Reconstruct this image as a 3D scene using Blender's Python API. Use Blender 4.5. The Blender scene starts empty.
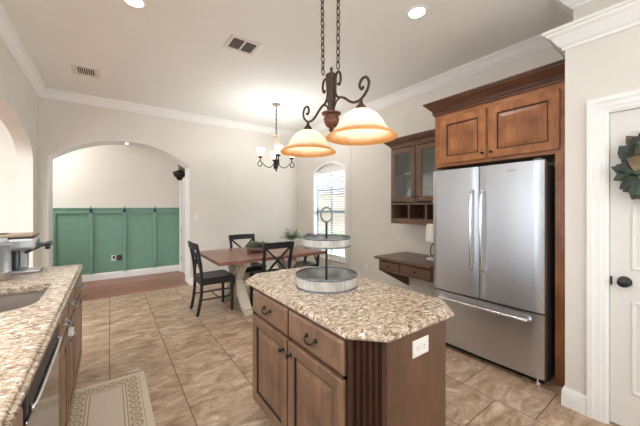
import bpy, bmesh, math, random
from mathutils import Vector, Matrix
random.seed(7)
PI = math.pi
S = bpy.context.scene
C = S.collection

# ------------------------------------------------------------------ camera
F_PX = 289.1
YAW = math.radians(35.994)
cam_d = bpy.data.cameras.new('camera')
cam_d.sensor_width = 36.0
cam_d.lens = F_PX / 640 * 36.0
cam_d.shift_y = -6.0 / 640
cam_d.clip_start = 0.02
cam = bpy.data.objects.new('camera', cam_d)
C.objects.link(cam)
cam.location = (0, 0, 1.40)
cam.rotation_euler = (PI / 2, 0, -YAW)
S.camera = cam

# ------------------------------------------------------------------ world, exposure
S.view_settings.view_transform = 'Standard'
S.view_settings.look = 'None'
S.view_settings.gamma = 1.0
S.view_settings.use_curve_mapping = False
S.view_settings.exposure = 0.72
W = bpy.data.worlds.new('world')
S.world = W
W.use_nodes = True
wn = W.node_tree.nodes
wb = wn['Background']
wb.inputs[0].default_value = (0.86, 0.93, 1.0, 1)
wb.inputs[1].default_value = 1.4


def area(name, loc, rot, sx, sy, power, col=(1, 1, 1), spread=PI):
    d = bpy.data.lights.new(name, 'AREA')
    d.shape = 'RECTANGLE'
    d.size = sx
    d.size_y = sy
    d.energy = power
    d.color = col
    d.spread = spread
    o = bpy.data.objects.new(name, d)
    o.location = loc
    o.rotation_euler = rot
    C.objects.link(o)
    return o


# daylight through the dining window and from the living room at left,
# plus added fill lamps that have no seen source
area('rear_fill_light', (0.9, -2.55, 1.75), (math.radians(125), 0, 0), 3.0, 1.5, 36, (0.86, 0.93, 1.0))  # added fill from behind the camera; no window is known there
area('dining_window_daylight', (4.9, 4.44, 3.9), (0, math.radians(45), 0), 2.0, 2.4, 1150, (0.86, 0.93, 1.0))
area('hall_fill_light', (-1.7, 6.3, 2.6), (0, math.radians(-52), 0), 1.2, 0.5, 22, (0.97, 0.97, 1.0))  # added fill raking the hall wall so the battens cast shadows
area('living_room_daylight', (-3.24, 0.9, 1.6), (0, math.radians(-112), 0), 1.7, 2.5, 30, (0.88, 0.94, 1.0))
area('living_room_fill_light', (-2.0, 1.9, 2.98), (0, 0, 0), 1.8, 3.0, 135, (0.87, 0.95, 1.0))  # added fill brightening the living room and kitchen; no fixture there

# ------------------------------------------------------------------ materials


def nodes(name):
    m = bpy.data.materials.new(name)
    m.use_nodes = True
    nt = m.node_tree
    return m, nt, nt.nodes, nt.links, nt.nodes['Principled BSDF']


def setp(b, rough=None, metal=None, spec=None, coat=None):
    if rough is not None:
        b.inputs['Roughness'].default_value = rough
    if metal is not None:
        b.inputs['Metallic'].default_value = metal
    if spec is not None:
        b.inputs['Specular IOR Level'].default_value = spec
    if coat is not None:
        b.inputs['Coat Weight'].default_value = coat


def ramp(n, stops, interp='LINEAR'):
    r = n.new('ShaderNodeValToRGB')
    r.color_ramp.interpolation = interp
    els = r.color_ramp.elements
    while len(els) < len(stops):
        els.new(0.5)
    for e, (p, c) in zip(els, stops):
        e.position = p
        e.color = (*c, 1)
    return r


def sr(r, g, b):
    def f(v):
        v /= 255
        return v / 12.92 if v <= 0.04045 else ((v + 0.055) / 1.055) ** 2.4
    return (f(r), f(g), f(b))


def plain(name, col, rough=0.5, metal=0, spec=0.5, noise=0.04, scale=8, coat=None, bump=0):
    m, nt, n, l, b = nodes(name)
    t = n.new('ShaderNodeTexCoord')
    z = n.new('ShaderNodeTexNoise')
    z.inputs['Scale'].default_value = scale
    z.inputs['Detail'].default_value = 4
    l.new(t.outputs['Object'], z.inputs['Vector'])
    lo = tuple(c * (1 - noise) for c in col)
    hi = tuple(min(1, c * (1 + noise)) for c in col)
    r = ramp(n, [(0.3, lo), (0.7, hi)])
    l.new(z.outputs[0], r.inputs[0])
    l.new(r.outputs[0], b.inputs['Base Color'])
    setp(b, rough, metal, spec, coat)
    if bump:
        bp = n.new('ShaderNodeBump')
        bp.inputs['Strength'].default_value = bump
        bp.inputs['Distance'].default_value = 0.002
        l.new(z.outputs[0], bp.inputs['Height'])
        l.new(bp.outputs[0], b.inputs['Normal'])
    return m


def wood(name, c1, c2, c3, axis='Z', scale=14, rough=0.4, coat=0.2, spec=0.5, stretch=9):
    m, nt, n, l, b = nodes(name)
    t = n.new('ShaderNodeTexCoord')
    mp = n.new('ShaderNodeMapping')
    s = [stretch, stretch, stretch]
    s['XYZ'.index(axis)] = 1.0
    mp.inputs['Scale'].default_value = s
    l.new(t.outputs['Object'], mp.inputs['Vector'])
    z = n.new('ShaderNodeTexNoise')
    z.inputs['Scale'].default_value = scale / 4
    z.inputs['Detail'].default_value = 8
    z.inputs['Roughness'].default_value = 0.62
    z.inputs['Distortion'].default_value = 0.6
    l.new(mp.outputs[0], z.inputs['Vector'])
    z2 = n.new('ShaderNodeTexNoise')
    z2.inputs['Scale'].default_value = 5
    z2.inputs['Detail'].default_value = 3
    l.new(t.outputs['Object'], z2.inputs['Vector'])
    r = ramp(n, [(0.25, c1), (0.5, c2), (0.72, c3)])
    mx = n.new('ShaderNodeMath')
    mx.operation = 'MULTIPLY_ADD'
    mx.inputs[1].default_value = 0.45
    l.new(z2.outputs[0], mx.inputs[0])
    m2 = n.new('ShaderNodeMath')
    m2.operation = 'MULTIPLY'
    m2.inputs[1].default_value = 0.55
    l.new(z.outputs[0], m2.inputs[0])
    l.new(m2.outputs[0], mx.inputs[2])
    l.new(mx.outputs[0], r.inputs[0])
    l.new(r.outputs[0], b.inputs['Base Color'])
    setp(b, rough, 0, spec, coat)
    b.inputs['Coat Roughness'].default_value = 0.25
    return m


def granite(name):
    m, nt, n, l, b = nodes(name)
    g = n.new('ShaderNodeNewGeometry')
    mp = n.new('ShaderNodeMapping')
    mp.inputs['Scale'].default_value = (1.0, 1.7, 1.3)
    mp.inputs['Rotation'].default_value = (0, 0, 0.6)
    l.new(g.outputs['Position'], mp.inputs[0])

    def nz(scale, det, rg=0.6, dist=0.0):
        z = n.new('ShaderNodeTexNoise')
        z.inputs['Scale'].default_value = scale
        z.inputs['Detail'].default_value = det
        z.inputs['Roughness'].default_value = rg
        z.inputs['Distortion'].default_value = dist
        l.new(mp.outputs[0], z.inputs['Vector'])
        return z
    a = nz(30, 8, 0.8, 0.9)
    r1 = ramp(n, [(0.34, sr(82, 66, 54)), (0.44, sr(142, 119, 97)), (0.51, sr(184, 162, 138)), (0.62, sr(212, 197, 178))])
    l.new(a.outputs[0], r1.inputs[0])
    f = nz(46, 5, 0.8, 0.8)
    r2 = ramp(n, [(0.39, (1, 1, 1)), (0.44, (0, 0, 0))])
    l.new(f.outputs[0], r2.inputs[0])
    mx = n.new('ShaderNodeMixRGB')
    mx.inputs[2].default_value = (*sr(72, 54, 42), 1)
    l.new(r2.outputs[0], mx.inputs[0])
    l.new(r1.outputs[0], mx.inputs[1])
    w = nz(38, 2, 0.5)
    r3 = ramp(n, [(0.60, (0, 0, 0)), (0.68, (0.8, 0.8, 0.8))])
    l.new(w.outputs[0], r3.inputs[0])
    m3 = n.new('ShaderNodeMixRGB')
    m3.inputs[2].default_value = (*sr(236, 228, 214), 1)
    l.new(r3.outputs[0], m3.inputs[0])
    l.new(mx.outputs[0], m3.inputs[1])
    l.new(m3.outputs[0], b.inputs['Base Color'])
    setp(b, 0.22, 0, 0.5)
    return m


def tile_mat():
    m, nt, n, l, b = nodes('floor_tile')
    g = n.new('ShaderNodeNewGeometry')
    sp = n.new('ShaderNodeSeparateXYZ')
    l.new(g.outputs['Position'], sp.inputs[0])
    ax = n.new('ShaderNodeMath'); ax.inputs[1].default_value = 10 * 0.487 - 0.22
    ay = n.new('ShaderNodeMath'); ay.inputs[1].default_value = 4 * 0.4535 + 0.004
    l.new(sp.outputs['Y'], ax.inputs[0])
    l.new(sp.outputs['X'], ay.inputs[0])
    cb = n.new('ShaderNodeCombineXYZ')
    l.new(ax.outputs[0], cb.inputs[0])
    l.new(ay.outputs[0], cb.inputs[1])
    br = n.new('ShaderNodeTexBrick')
    br.offset = 0.5
    br.inputs['Scale'].default_value = 1
    br.inputs['Brick Width'].default_value = 0.487
    br.inputs['Row Height'].default_value = 0.4535
    br.inputs['Mortar Size'].default_value = 0.0035
    br.inputs['Mortar Smooth'].default_value = 0.2
    br.inputs['Color1'].default_value = (0.25, 0.25, 0.25, 1)
    br.inputs['Color2'].default_value = (0.75, 0.75, 0.75, 1)
    l.new(cb.outputs[0], br.inputs['Vector'])
    mp = n.new('ShaderNodeMapping')
    mp.inputs['Scale'].default_value = (1.0, 2.2, 1.0)
    mp.inputs['Rotation'].default_value = (0, 0, 0.5)
    l.new(g.outputs['Position'], mp.inputs[0])
    # each tile shifts the stone pattern
    sh = n.new('ShaderNodeVectorMath'); sh.operation = 'MULTIPLY_ADD'
    sh.inputs[1].default_value = (9, 5, 7)
    l.new(br.outputs['Color'], sh.inputs[0])
    l.new(mp.outputs[0], sh.inputs[2])
    z = n.new('ShaderNodeTexNoise')
    z.inputs['Scale'].default_value = 5.0
    z.inputs['Detail'].default_value = 14
    z.inputs['Roughness'].default_value = 0.74
    z.inputs['Distortion'].default_value = 0.9
    l.new(sh.outputs[0], z.inputs['Vector'])
    r = ramp(n, [(0.30, sr(108, 82, 62)), (0.43, sr(160, 130, 104)), (0.56, sr(190, 163, 138)), (0.68, sr(222, 203, 182))])
    l.new(z.outputs[0], r.inputs[0])
    mx = n.new('ShaderNodeMixRGB')
    mx.inputs[2].default_value = (*sr(92, 72, 56), 1)
    l.new(br.outputs['Fac'], mx.inputs[0])
    l.new(r.outputs[0], mx.inputs[1])
    l.new(mx.outputs[0], b.inputs['Base Color'])
    rr = n.new('ShaderNodeMapRange')
    rr.inputs['To Min'].default_value = 0.28
    rr.inputs['To Max'].default_value = 0.5
    l.new(z.outputs[0], rr.inputs[0])
    l.new(rr.outputs[0], b.inputs['Roughness'])
    bp = n.new('ShaderNodeBump')
    bp.inputs['Strength'].default_value = 0.5
    bp.inputs['Distance'].default_value = 0.003
    bp.invert = True
    l.new(br.outputs['Fac'], bp.inputs['Height'])
    l.new(bp.outputs[0], b.inputs['Normal'])
    return m


def plank_mat():
    m, nt, n, l, b = nodes('hall_hardwood')
    g = n.new('ShaderNodeNewGeometry')
    br = n.new('ShaderNodeTexBrick')
    br.offset = 0.37
    br.inputs['Scale'].default_value = 1
    br.inputs['Brick Width'].default_value = 1.3
    br.inputs['Row Height'].default_value = 0.125
    br.inputs['Mortar Size'].default_value = 0.0015
    br.inputs['Color1'].default_value = (*sr(128, 78, 64), 1)
    br.inputs['Color2'].default_value = (*sr(158, 104, 84), 1)
    br.inputs['Mortar'].default_value = (*sr(70, 42, 34), 1)
    l.new(g.outputs['Position'], br.inputs['Vector'])
    mp = n.new('ShaderNodeMapping')
    mp.inputs['Scale'].default_value = (1.5, 22, 1)
    l.new(g.outputs['Position'], mp.inputs[0])
    z = n.new('ShaderNodeTexNoise')
    z.inputs['Scale'].default_value = 2
    z.inputs['Detail'].default_value = 6
    l.new(mp.outputs[0], z.inputs['Vector'])
    mx = n.new('ShaderNodeMixRGB')
    mx.blend_type = 'OVERLAY'
    mx.inputs[0].default_value = 0.35
    l.new(br.outputs[0], mx.inputs[1])
    l.new(z.outputs[0], mx.inputs[2])
    l.new(mx.outputs[0], b.inputs['Base Color'])
    setp(b, 0.3)
    return m


def steel(name, col=(0.62, 0.63, 0.65), rough=0.3, axis='Z'):
    m, nt, n, l, b = nodes(name)
    t = n.new('ShaderNodeTexCoord')
    mp = n.new('ShaderNodeMapping')
    s = [160, 160, 160]
    s['XYZ'.index(axis)] = 1.5
    mp.inputs['Scale'].default_value = s
    l.new(t.outputs['Object'], mp.inputs[0])
    z = n.new('ShaderNodeTexNoise')
    z.inputs['Scale'].default_value = 1
    z.inputs['Detail'].default_value = 2
    l.new(mp.outputs[0], z.inputs[0])
    rr = n.new('ShaderNodeMapRange')
    rr.inputs['To Min'].default_value = rough - 0.05
    rr.inputs['To Max'].default_value = rough + 0.07
    l.new(z.outputs[0], rr.inputs[0])
    l.new(rr.outputs[0], b.inputs['Roughness'])
    b.inputs['Base Color'].default_value = (*col, 1)
    setp(b, None, 1.0)
    return m


def glass_mat(name, tint=(1, 1, 1), refl=0.06, rough=0.02):
    m, nt, n, l, b = nodes(name)
    n.remove(b)
    out = n['Material Output']
    tr = n.new('ShaderNodeBsdfTransparent')
    tr.inputs[0].default_value = (*tint, 1)
    gl = n.new('ShaderNodeBsdfGlossy')
    gl.inputs['Roughness'].default_value = rough
    mx = n.new('ShaderNodeMixShader')
    mx.inputs[0].default_value = refl
    l.new(tr.outputs[0], mx.inputs[1])
    l.new(gl.outputs[0], mx.inputs[2])
    l.new(mx.outputs[0], out.inputs[0])
    return m


def shade_mat(name, z0, z1, body, rim, emit, trans=0.5):
    """lit alabaster lamp glass: amber stain at the rim, milky above"""
    m, nt, n, l, b = nodes(name)
    n.remove(b)
    out = n['Material Output']
    t = n.new('ShaderNodeTexCoord')
    sp = n.new('ShaderNodeSeparateXYZ')
    l.new(t.outputs['Object'], sp.inputs[0])
    mr = n.new('ShaderNodeMapRange')
    mr.inputs['From Min'].default_value = z0
    mr.inputs['From Max'].default_value = z1
    l.new(sp.outputs['Z'], mr.inputs[0])
    z = n.new('ShaderNodeTexNoise')
    z.inputs['Scale'].default_value = 14
    z.inputs['Detail'].default_value = 4
    l.new(t.outputs['Object'], z.inputs['Vector'])
    ad = n.new('ShaderNodeMath')
    ad.operation = 'MULTIPLY_ADD'
    ad.inputs[1].default_value = 0.22
    l.new(z.outputs[0], ad.inputs[0])
    sb = n.new('ShaderNodeMath')
    sb.operation = 'SUBTRACT'
    sb.inputs[1].default_value = 0.11
    l.new(mr.outputs[0], sb.inputs[0])
    l.new(sb.outputs[0], ad.inputs[2])
    r = ramp(n, [(0.0, rim), (0.07, rim), (0.26, body), (1.0, body)])
    l.new(ad.outputs[0], r.inputs[0])
    d = n.new('ShaderNodeBsdfDiffuse')
    tl = n.new('ShaderNodeBsdfTranslucent')
    em = n.new('ShaderNodeEmission')
    em.inputs[1].default_value = emit
    for s in (d, tl, em):
        l.new(r.outputs[0], s.inputs[0])
    m1 = n.new('ShaderNodeMixShader')
    m1.inputs[0].default_value = trans
    l.new(d.outputs[0], m1.inputs[1])
    l.new(tl.outputs[0], m1.inputs[2])
    a = n.new('ShaderNodeAddShader')
    l.new(m1.outputs[0], a.inputs[0])
    l.new(em.outputs[0], a.inputs[1])
    l.new(a.outputs[0], out.inputs[0])
    return m


def emis(name, col, s):
    m, nt, n, l, b = nodes(name)
    b.inputs['Base Color'].default_value = (*col, 1)
    b.inputs['Emission Color'].default_value = (*col, 1)
    b.inputs['Emission Strength'].default_value = s
    return m


def rug_mat():
    m, nt, n, l, b = nodes('rug_weave')
    t = n.new('ShaderNodeTexCoord')
    sp = n.new('ShaderNodeSeparateXYZ')
    l.new(t.outputs['Object'], sp.inputs[0])

    def mth(op, a, bb=None, c=None):
        x = n.new('ShaderNodeMath')
        x.operation = op
        for i, v in enumerate((a, bb, c)):
            if v is None:
                continue
            if isinstance(v, (int, float)):
                x.inputs[i].default_value = v
            else:
                l.new(v, x.inputs[i])
        return x.outputs[0]
    ex = mth('SUBTRACT', 0.255, mth('ABSOLUTE', sp.outputs['X']))
    ey = mth('SUBTRACT', 0.86, mth('ABSOLUTE', sp.outputs['Y']))
    e = mth('MINIMUM', ex, ey)
    # interlaced rings running along the border
    inx = mth('LESS_THAN', ex, ey)
    along = mth('ADD', mth('MULTIPLY', inx, sp.outputs['Y']), mth('MULTIPLY', mth('SUBTRACT', 1, inx), sp.outputs['X']))
    fs = mth('SUBTRACT', mth('FRACT', mth('ADD', mth('DIVIDE', along, 0.072), 20)), 0.5)
    ft = mth('DIVIDE', mth('SUBTRACT', e, 0.092), 0.072)
    dist = mth('SQRT', mth('ADD', mth('MULTIPLY', fs, fs), mth('MULTIPLY', ft, ft)))
    rosr = ramp(n, [(0.0, sr(176, 154, 124)), (0.12, sr(176, 154, 124)), (0.16, sr(214, 200, 178)), (0.30, sr(208, 192, 168)), (0.34, sr(172, 150, 120)), (0.45, sr(172, 150, 120)), (0.50, sr(214, 200, 178))])
    l.new(dist, rosr.inputs[0])
    # dotted field
    dx = mth('SINE', mth('MULTIPLY', sp.outputs['X'], 2 * PI / 0.016))
    dy = mth('SINE', mth('MULTIPLY', sp.outputs['Y'], 2 * PI / 0.016))
    dot = ramp(n, [(0.2, sr(220, 206, 190)), (0.9, sr(190, 170, 150))])
    l.new(mth('MULTIPLY', dx, dy), dot.inputs[0])
    # bands by distance from the edge
    isf = ramp(n, [(0, (0, 0, 0)), (0.158, (1, 1, 1))], 'CONSTANT')
    l.new(e, isf.inputs[0])
    mx = n.new('ShaderNodeMixRGB')
    l.new(isf.outputs[0], mx.inputs[0])
    l.new(rosr.outputs[0], mx.inputs[1])
    l.new(dot.outputs[0], mx.inputs[2])
    line = ramp(n, [(0, (1, 1, 1)), (0.040, (0.55, 0.55, 0.55)), (0.046, (1, 1, 1)), (0.052, (0, 0, 0)),
                    (0.132, (0.6, 0.6, 0.6)), (0.138, (1, 1, 1)), (0.152, (0.6, 0.6, 0.6)), (0.158, (0, 0, 0))], 'CONSTANT')
    l.new(e, line.inputs[0])
    lc = n.new('ShaderNodeMixRGB')
    lc.inputs[1].default_value = (*sr(170, 146, 116), 1)
    lc.inputs[2].default_value = (*sr(220, 207, 187), 1)
    rem = n.new('ShaderNodeMapRange')
    rem.inputs['From Min'].default_value = 0.55
    l.new(line.outputs[0], rem.inputs[0])
    l.new(rem.outputs[0], lc.inputs[0])
    isl = n.new('ShaderNodeMath'); isl.operation = 'GREATER_THAN'; isl.inputs[1].default_value = 0.3
    l.new(line.outputs[0], isl.inputs[0])
    fin = n.new('ShaderNodeMixRGB')
    l.new(isl.outputs[0], fin.inputs[0])
    l.new(mx.outputs[0], fin.inputs[1])
    l.new(lc.outputs[0], fin.inputs[2])
    l.new(fin.outputs[0], b.inputs['Base Color'])
    setp(b, 0.95, 0, 0.1)
    return m


M = {}
M['wall'] = plain('wall_paint', sr(227, 221, 212), 0.85, noise=0.015, scale=3, spec=0.2)
M['ceil'] = plain('ceiling_paint', sr(243, 242, 236), 0.9, noise=0.01, scale=3, spec=0.1)
M['trim'] = plain('trim_white', sr(243, 241, 237), 0.45, noise=0.01)
M['door'] = plain('door_white', sr(226, 222, 215), 0.4, noise=0.01)
M['green'] = plain('wainscot_green', sr(116, 156, 136), 0.5, noise=0.03)
M['tile'] = tile_mat()
M['plank'] = plank_mat()
M['granite'] = granite('granite')
M['walnut'] = wood('island_wood', sr(86, 62, 48), sr(130, 98, 76), sr(160, 124, 98), 'Z')
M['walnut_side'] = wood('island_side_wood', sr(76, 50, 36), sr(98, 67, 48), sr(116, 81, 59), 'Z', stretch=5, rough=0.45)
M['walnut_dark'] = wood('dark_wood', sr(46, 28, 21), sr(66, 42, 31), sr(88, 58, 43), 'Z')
M['cab'] = wood('fridge_cabinet_wood', sr(98, 56, 30), sr(160, 100, 58), sr(198, 134, 82), 'Z', stretch=5)
M['cabh'] = wood('fridge_cabinet_wood_rail', sr(98, 56, 30), sr(154, 97, 58), sr(192, 130, 80), 'Y', stretch=5)
M['crownwood'] = wood('cabinet_crown_wood', sr(58, 32, 22), sr(92, 54, 36), sr(116, 70, 46), 'Y')
M['hutch'] = wood('hutch_wood', sr(78, 55, 42), sr(108, 80, 62), sr(136, 104, 82), 'Z')
M['desk'] = wood('desk_wood', sr(70, 48, 38), sr(100, 73, 58), sr(126, 95, 76), 'Y')
M['deep'] = plain('cubby_dark_back', sr(52, 34, 28), 0.6)  # darker than the carcass, for the back of the open cubbies
M['tabletop'] = wood('table_wood', sr(90, 56, 46), sr(138, 90, 74), sr(178, 130, 110), 'X', stretch=12, rough=0.28)
M['cream'] = plain('cream_paint', sr(226, 214, 196), 0.6, noise=0.04)
M['black'] = plain('black_paint', sr(34, 34, 38), 0.38, noise=0.1)
M['dark'] = plain('dark_gap', sr(18, 17, 17), 0.7)
M['toe'] = plain('toe_kick_dark', sr(46, 31, 24), 0.6)
M['steel'] = steel('stainless_door', (0.56, 0.59, 0.64), 0.40, 'Z')
M['steelh'] = steel('stainless_drawer', (0.56, 0.59, 0.64), 0.30, 'Z')
M['steeldw'] = steel('dishwasher_steel', (0.42, 0.43, 0.46), 0.14, 'Z')
M['chrome'] = steel('bright_handle', (0.82, 0.83, 0.85), 0.2, 'Z')
M['fridgeside'] = plain('fridge_side_grey', sr(92, 94, 97), 0.45, noise=0.02)
M['bronze'] = plain('aged_bronze', sr(78, 62, 51), 0.42, 0.6, noise=0.45, scale=70, bump=0.8)
M['copper'] = plain('rubbed_copper', sr(116, 78, 62), 0.4, 0.6, noise=0.5, scale=60, bump=1.0)
M['iron'] = plain('dark_iron', sr(44, 41, 40), 0.45, 0.5, noise=0.15, scale=40)
M['stone'] = plain('carved_tan_resin', sr(138, 118, 100), 0.7, noise=0.2, scale=40)
M['galv'] = plain('galvanised_metal', sr(118, 122, 126), 0.42, 0.55, noise=0.22, scale=22)
M['galvin'] = plain('galvanised_inside', sr(156, 152, 144), 0.45, 0.4, noise=0.4, scale=18)
M['tan'] = plain('galvanised_band', sr(192, 187, 178), 0.45, 0.35, noise=0.22, scale=12)
M['plate'] = plain('white_plastic', sr(238, 234, 226), 0.4, noise=0.01)
M['slot'] = plain('outlet_slot', sr(70, 62, 56), 0.6)
M['ventdark'] = plain('vent_dark', sr(104, 98, 92), 0.7)
M['ventlight'] = plain('vent_white', sr(226, 220, 210), 0.6)
M['glass'] = glass_mat('window_glass', (1, 1, 1), 0.05)
M['cabglass'] = glass_mat('cabinet_glass', (0.78, 0.88, 0.92), 0.18, 0.10)
M['blind'] = plain('white_blind', sr(242, 242, 240), 0.5, noise=0.01)
M['sash'] = plain('sash_grey', sr(84, 92, 100), 0.5, noise=0.02)
M['leaf'] = plain('magnolia_leaf', sr(42, 56, 42), 0.42, noise=0.5, scale=14)
M['leafback'] = plain('brown_leaf_back', sr(112, 92, 62), 0.6, noise=0.25, scale=14)
M['fern'] = plain('fern_green', sr(92, 120, 78), 0.6, noise=0.3, scale=20)
M['sage'] = plain('sage_green', sr(120, 130, 108), 0.7, noise=0.35, scale=25)
M['pot'] = plain('white_ceramic', sr(226, 228, 228), 0.35, noise=0.02)
M['bowl'] = plain('weathered_wood', sr(122, 104, 88), 0.7, noise=0.3, scale=20)
M['linen'] = plain('linen_shade', sr(240, 234, 222), 0.8, noise=0.01)
M['nickel'] = plain('aged_nickel', (0.34, 0.34, 0.35), 0.35, 0.9, noise=0.1)
M['groove'] = plain('dark_groove', sr(38, 24, 18), 0.5)  # dark tone laid on the moulding groove faces of cabinet doors
M['silver'] = plain('appliance_silver', (0.60, 0.62, 0.64), 0.28, 0.9, noise=0.02)
M['sink'] = plain('sink_composite', sr(150, 138, 128), 0.35, 0.3, noise=0.05)
M['tray_lid'] = plain('brewer_lid_taupe', sr(148, 128, 106), 0.35, 0.2)
M['darkplastic'] = plain('dark_plastic', sr(52, 54, 58), 0.35)
M['rug'] = rug_mat()
M['canlens'] = emis('lit_can_lens', (1.0, 0.96, 0.9), 9)
M['bulb'] = emis('lit_bulb', (1.0, 0.86, 0.66), 14)
M['shade'] = shade_mat('alabaster_shade', 0.0, 0.17, sr(252, 240, 222), sr(226, 178, 118), 0.12)
M['cup'] = shade_mat('frosted_cup', -0.3, 0.12, sr(252, 240, 220), sr(240, 215, 175), 0.3, 0.8)
M['grass'] = plain('lawn', sr(150, 165, 120), 0.9, noise=0.2)
M['brick'] = plain('pale_brick', sr(206, 190, 176), 0.9, noise=0.1, scale=20)
M['shingle'] = plain('roof_shingle', sr(150, 145, 142), 0.9, noise=0.15, scale=20)
M['blueglow'] = plain('dark_blue_plastic', sr(40, 62, 96), 0.4)
M['dish'] = plain('cream_dish', sr(226, 214, 186), 0.35)
M['badge'] = plain('badge_dark_chrome', sr(84, 86, 90), 0.3, 0.5)

# ------------------------------------------------------------------ mesh helpers
ORG = {}


def bm_new():
    return bmesh.new()


def box(bm, x0, x1, y0, y1, z0, z1, bev=0.0):
    x0, x1 = sorted((x0, x1)); y0, y1 = sorted((y0, y1)); z0, z1 = sorted((z0, z1))
    vs = [bm.verts.new(p) for p in ((x0, y0, z0), (x1, y0, z0), (x1, y1, z0), (x0, y1, z0),
                                    (x0, y0, z1), (x1, y0, z1), (x1, y1, z1), (x0, y1, z1))]
    fs = [bm.faces.new([vs[i] for i in f]) for f in ((0, 3, 2, 1), (4, 5, 6, 7), (0, 1, 5, 4), (1, 2, 6, 5), (2, 3, 7, 6), (3, 0, 4, 7))]
    if bev > 0:
        bev = min(bev, 0.45 * min(x1 - x0, y1 - y0, z1 - z0))
        es = list({e for f in fs for e in f.edges})
        bmesh.ops.bevel(bm, geom=es, offset=bev, segments=2, profile=0.5, affect='EDGES')
    return bm


def prism(bm, pts, fn, w0, w1):
    """polygon pts (u,v) extruded from w0 to w1; fn(u,v,w)->xyz"""
    a = [bm.verts.new(fn(u, v, w0)) for u, v in pts]
    b = [bm.verts.new(fn(u, v, w1)) for u, v in pts]
    k = len(pts)
    bm.faces.new(a[::-1]); bm.faces.new(b)
    for i in range(k):
        bm.faces.new((a[i], a[(i + 1) % k], b[(i + 1) % k], b[i]))
    return bm


def XZ(u, v, w): return (u, w, v)
def YZ(u, v, w): return (w, u, v)
def XY(u, v, w): return (u, v, w)


def lathe(bm, prof, seg=32, c=(0, 0, 0), closed=False, flute=None):
    """prof: list of (r, z). open profile with r=0 ends is capped."""
    rings = []
    for r, z in prof:
        if r <= 1e-6:
            rings.append([bm.verts.new((c[0], c[1], c[2] + z))])
        else:
            ring = []
            for i in range(seg):
                a = 2 * PI * i / seg
                rr = r * (flute(i, z) if flute else 1)
                ring.append(bm.verts.new((c[0] + rr * math.cos(a), c[1] + rr * math.sin(a), c[2] + z)))
            rings.append(ring)
    pairs = list(zip(rings, rings[1:]))
    if closed:
        pairs.append((rings[-1], rings[0]))
    for A, B in pairs:
        for i in range(seg):
            j = (i + 1) % seg
            if len(A) == 1 and len(B) == 1:
                continue
            if len(A) == 1:
                bm.faces.new((A[0], B[j], B[i]))
            elif len(B) == 1:
                bm.faces.new((A[i], A[j], B[0]))
            else:
                bm.faces.new((A[i], A[j], B[j], B[i]))
    return bm


def smooth_path(pts, n=6):
    """Catmull-Rom through pts"""
    P = [Vector(p) for p in pts]
    out = []
    for i in range(len(P) - 1):
        p0 = P[max(i - 1, 0)]; p1 = P[i]; p2 = P[i + 1]; p3 = P[min(i + 2, len(P) - 1)]
        for k in range(n):
            t = k / n
            out.append(0.5 * ((2 * p1) + (-p0 + p2) * t + (2 * p0 - 5 * p1 + 4 * p2 - p3) * t * t + (-p0 + 3 * p1 - 3 * p2 + p3) * t ** 3))
    out.append(P[-1])
    return out


def tube(bm, pts, r, seg=8, closed=False, flat=None):
    P = [Vector(p) for p in pts]
    k = len(P)
    rings = []
    up = Vector((0.13, 0.21, 0.97)).normalized()
    prev = None
    for i, p in enumerate(P):
        if closed:
            t = (P[(i + 1) % k] - P[i - 1])
        else:
            t = P[min(i + 1, k - 1)] - P[max(i - 1, 0)]
        t.normalize()
        if prev is None:
            u = t.cross(up)
            if u.length < 0.1:
                u = t.cross(Vector((1, 0, 0)))
        else:
            u = prev - t * prev.dot(t)
        u.normalize(); prev = u
        v = t.cross(u)
        rr = r[i] if isinstance(r, (list, tuple)) else r
        rings.append([bm.verts.new(p + u * rr * math.cos(2 * PI * j / seg) + v * rr * (flat or 1) * math.sin(2 * PI * j / seg)) for j in range(seg)])
    for i in range(k if closed else k - 1):
        A = rings[i]; B = rings[(i + 1) % k]
        off = 0
        if closed and i == k - 1:
            off = min(range(seg), key=lambda o: (A[0].co - B[o].co).length)
        for j in range(seg):
            bm.faces.new((A[j], A[(j + 1) % seg], B[(j + 1 + off) % seg], B[(j + off) % seg]))
    if not closed:
        bm.faces.new(rings[0][::-1]); bm.faces.new(rings[-1])
    return bm


def nested(bm, fn, u0, u1, v0, v1, loops, groove=()):
    """concentric rectangle loops (inset, depth): a panel with mouldings, closed at the back"""
    rings = []
    for ins, d in loops:
        rings.append([bm.verts.new(fn(*p, d)) for p in ((u0 + ins, v0 + ins), (u1 - ins, v0 + ins), (u1 - ins, v1 - ins), (u0 + ins, v1 - ins))])
    for q, (A, B) in enumerate(zip(rings, rings[1:])):
        for i in range(4):
            f = bm.faces.new((A[i], A[(i + 1) % 4], B[(i + 1) % 4], B[i]))
            if q in groove:
                f.material_index = 1
    bm.faces.new(rings[0][::-1]); bm.faces.new(rings[-1])
    return bm


def ring4(bm, fn, u0, u1, v0, v1, fw, d0, d1):
    """rectangular frame (picture-frame) between d0 and d1"""
    prof = [(0, d0), (0, d1 - 0.003), (0.003, d1), (fw - 0.004, d1), (fw, d1 - 0.004), (fw, d0)]
    rings = [[bm.verts.new(fn(*p, d)) for p in ((u0 + i, v0 + i), (u1 - i, v0 + i), (u1 - i, v1 - i), (u0 + i, v1 - i))] for i, d in prof]
    for A, B in zip(rings, rings[1:] + rings[:1]):
        for i in range(4):
            bm.faces.new((A[i], A[(i + 1) % 4], B[(i + 1) % 4], B[i]))
    return bm


def door_loops(t=0.02, fr=0.06):
    return [(0, 0), (0, t - 0.004), (0.004, t), (fr - 0.009, t), (fr - 0.003, t - 0.005), (fr, t - 0.011), (fr + 0.008, t - 0.012),
            (fr + 0.038, t - 0.002), (fr + 0.041, t - 0.001)]


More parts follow.
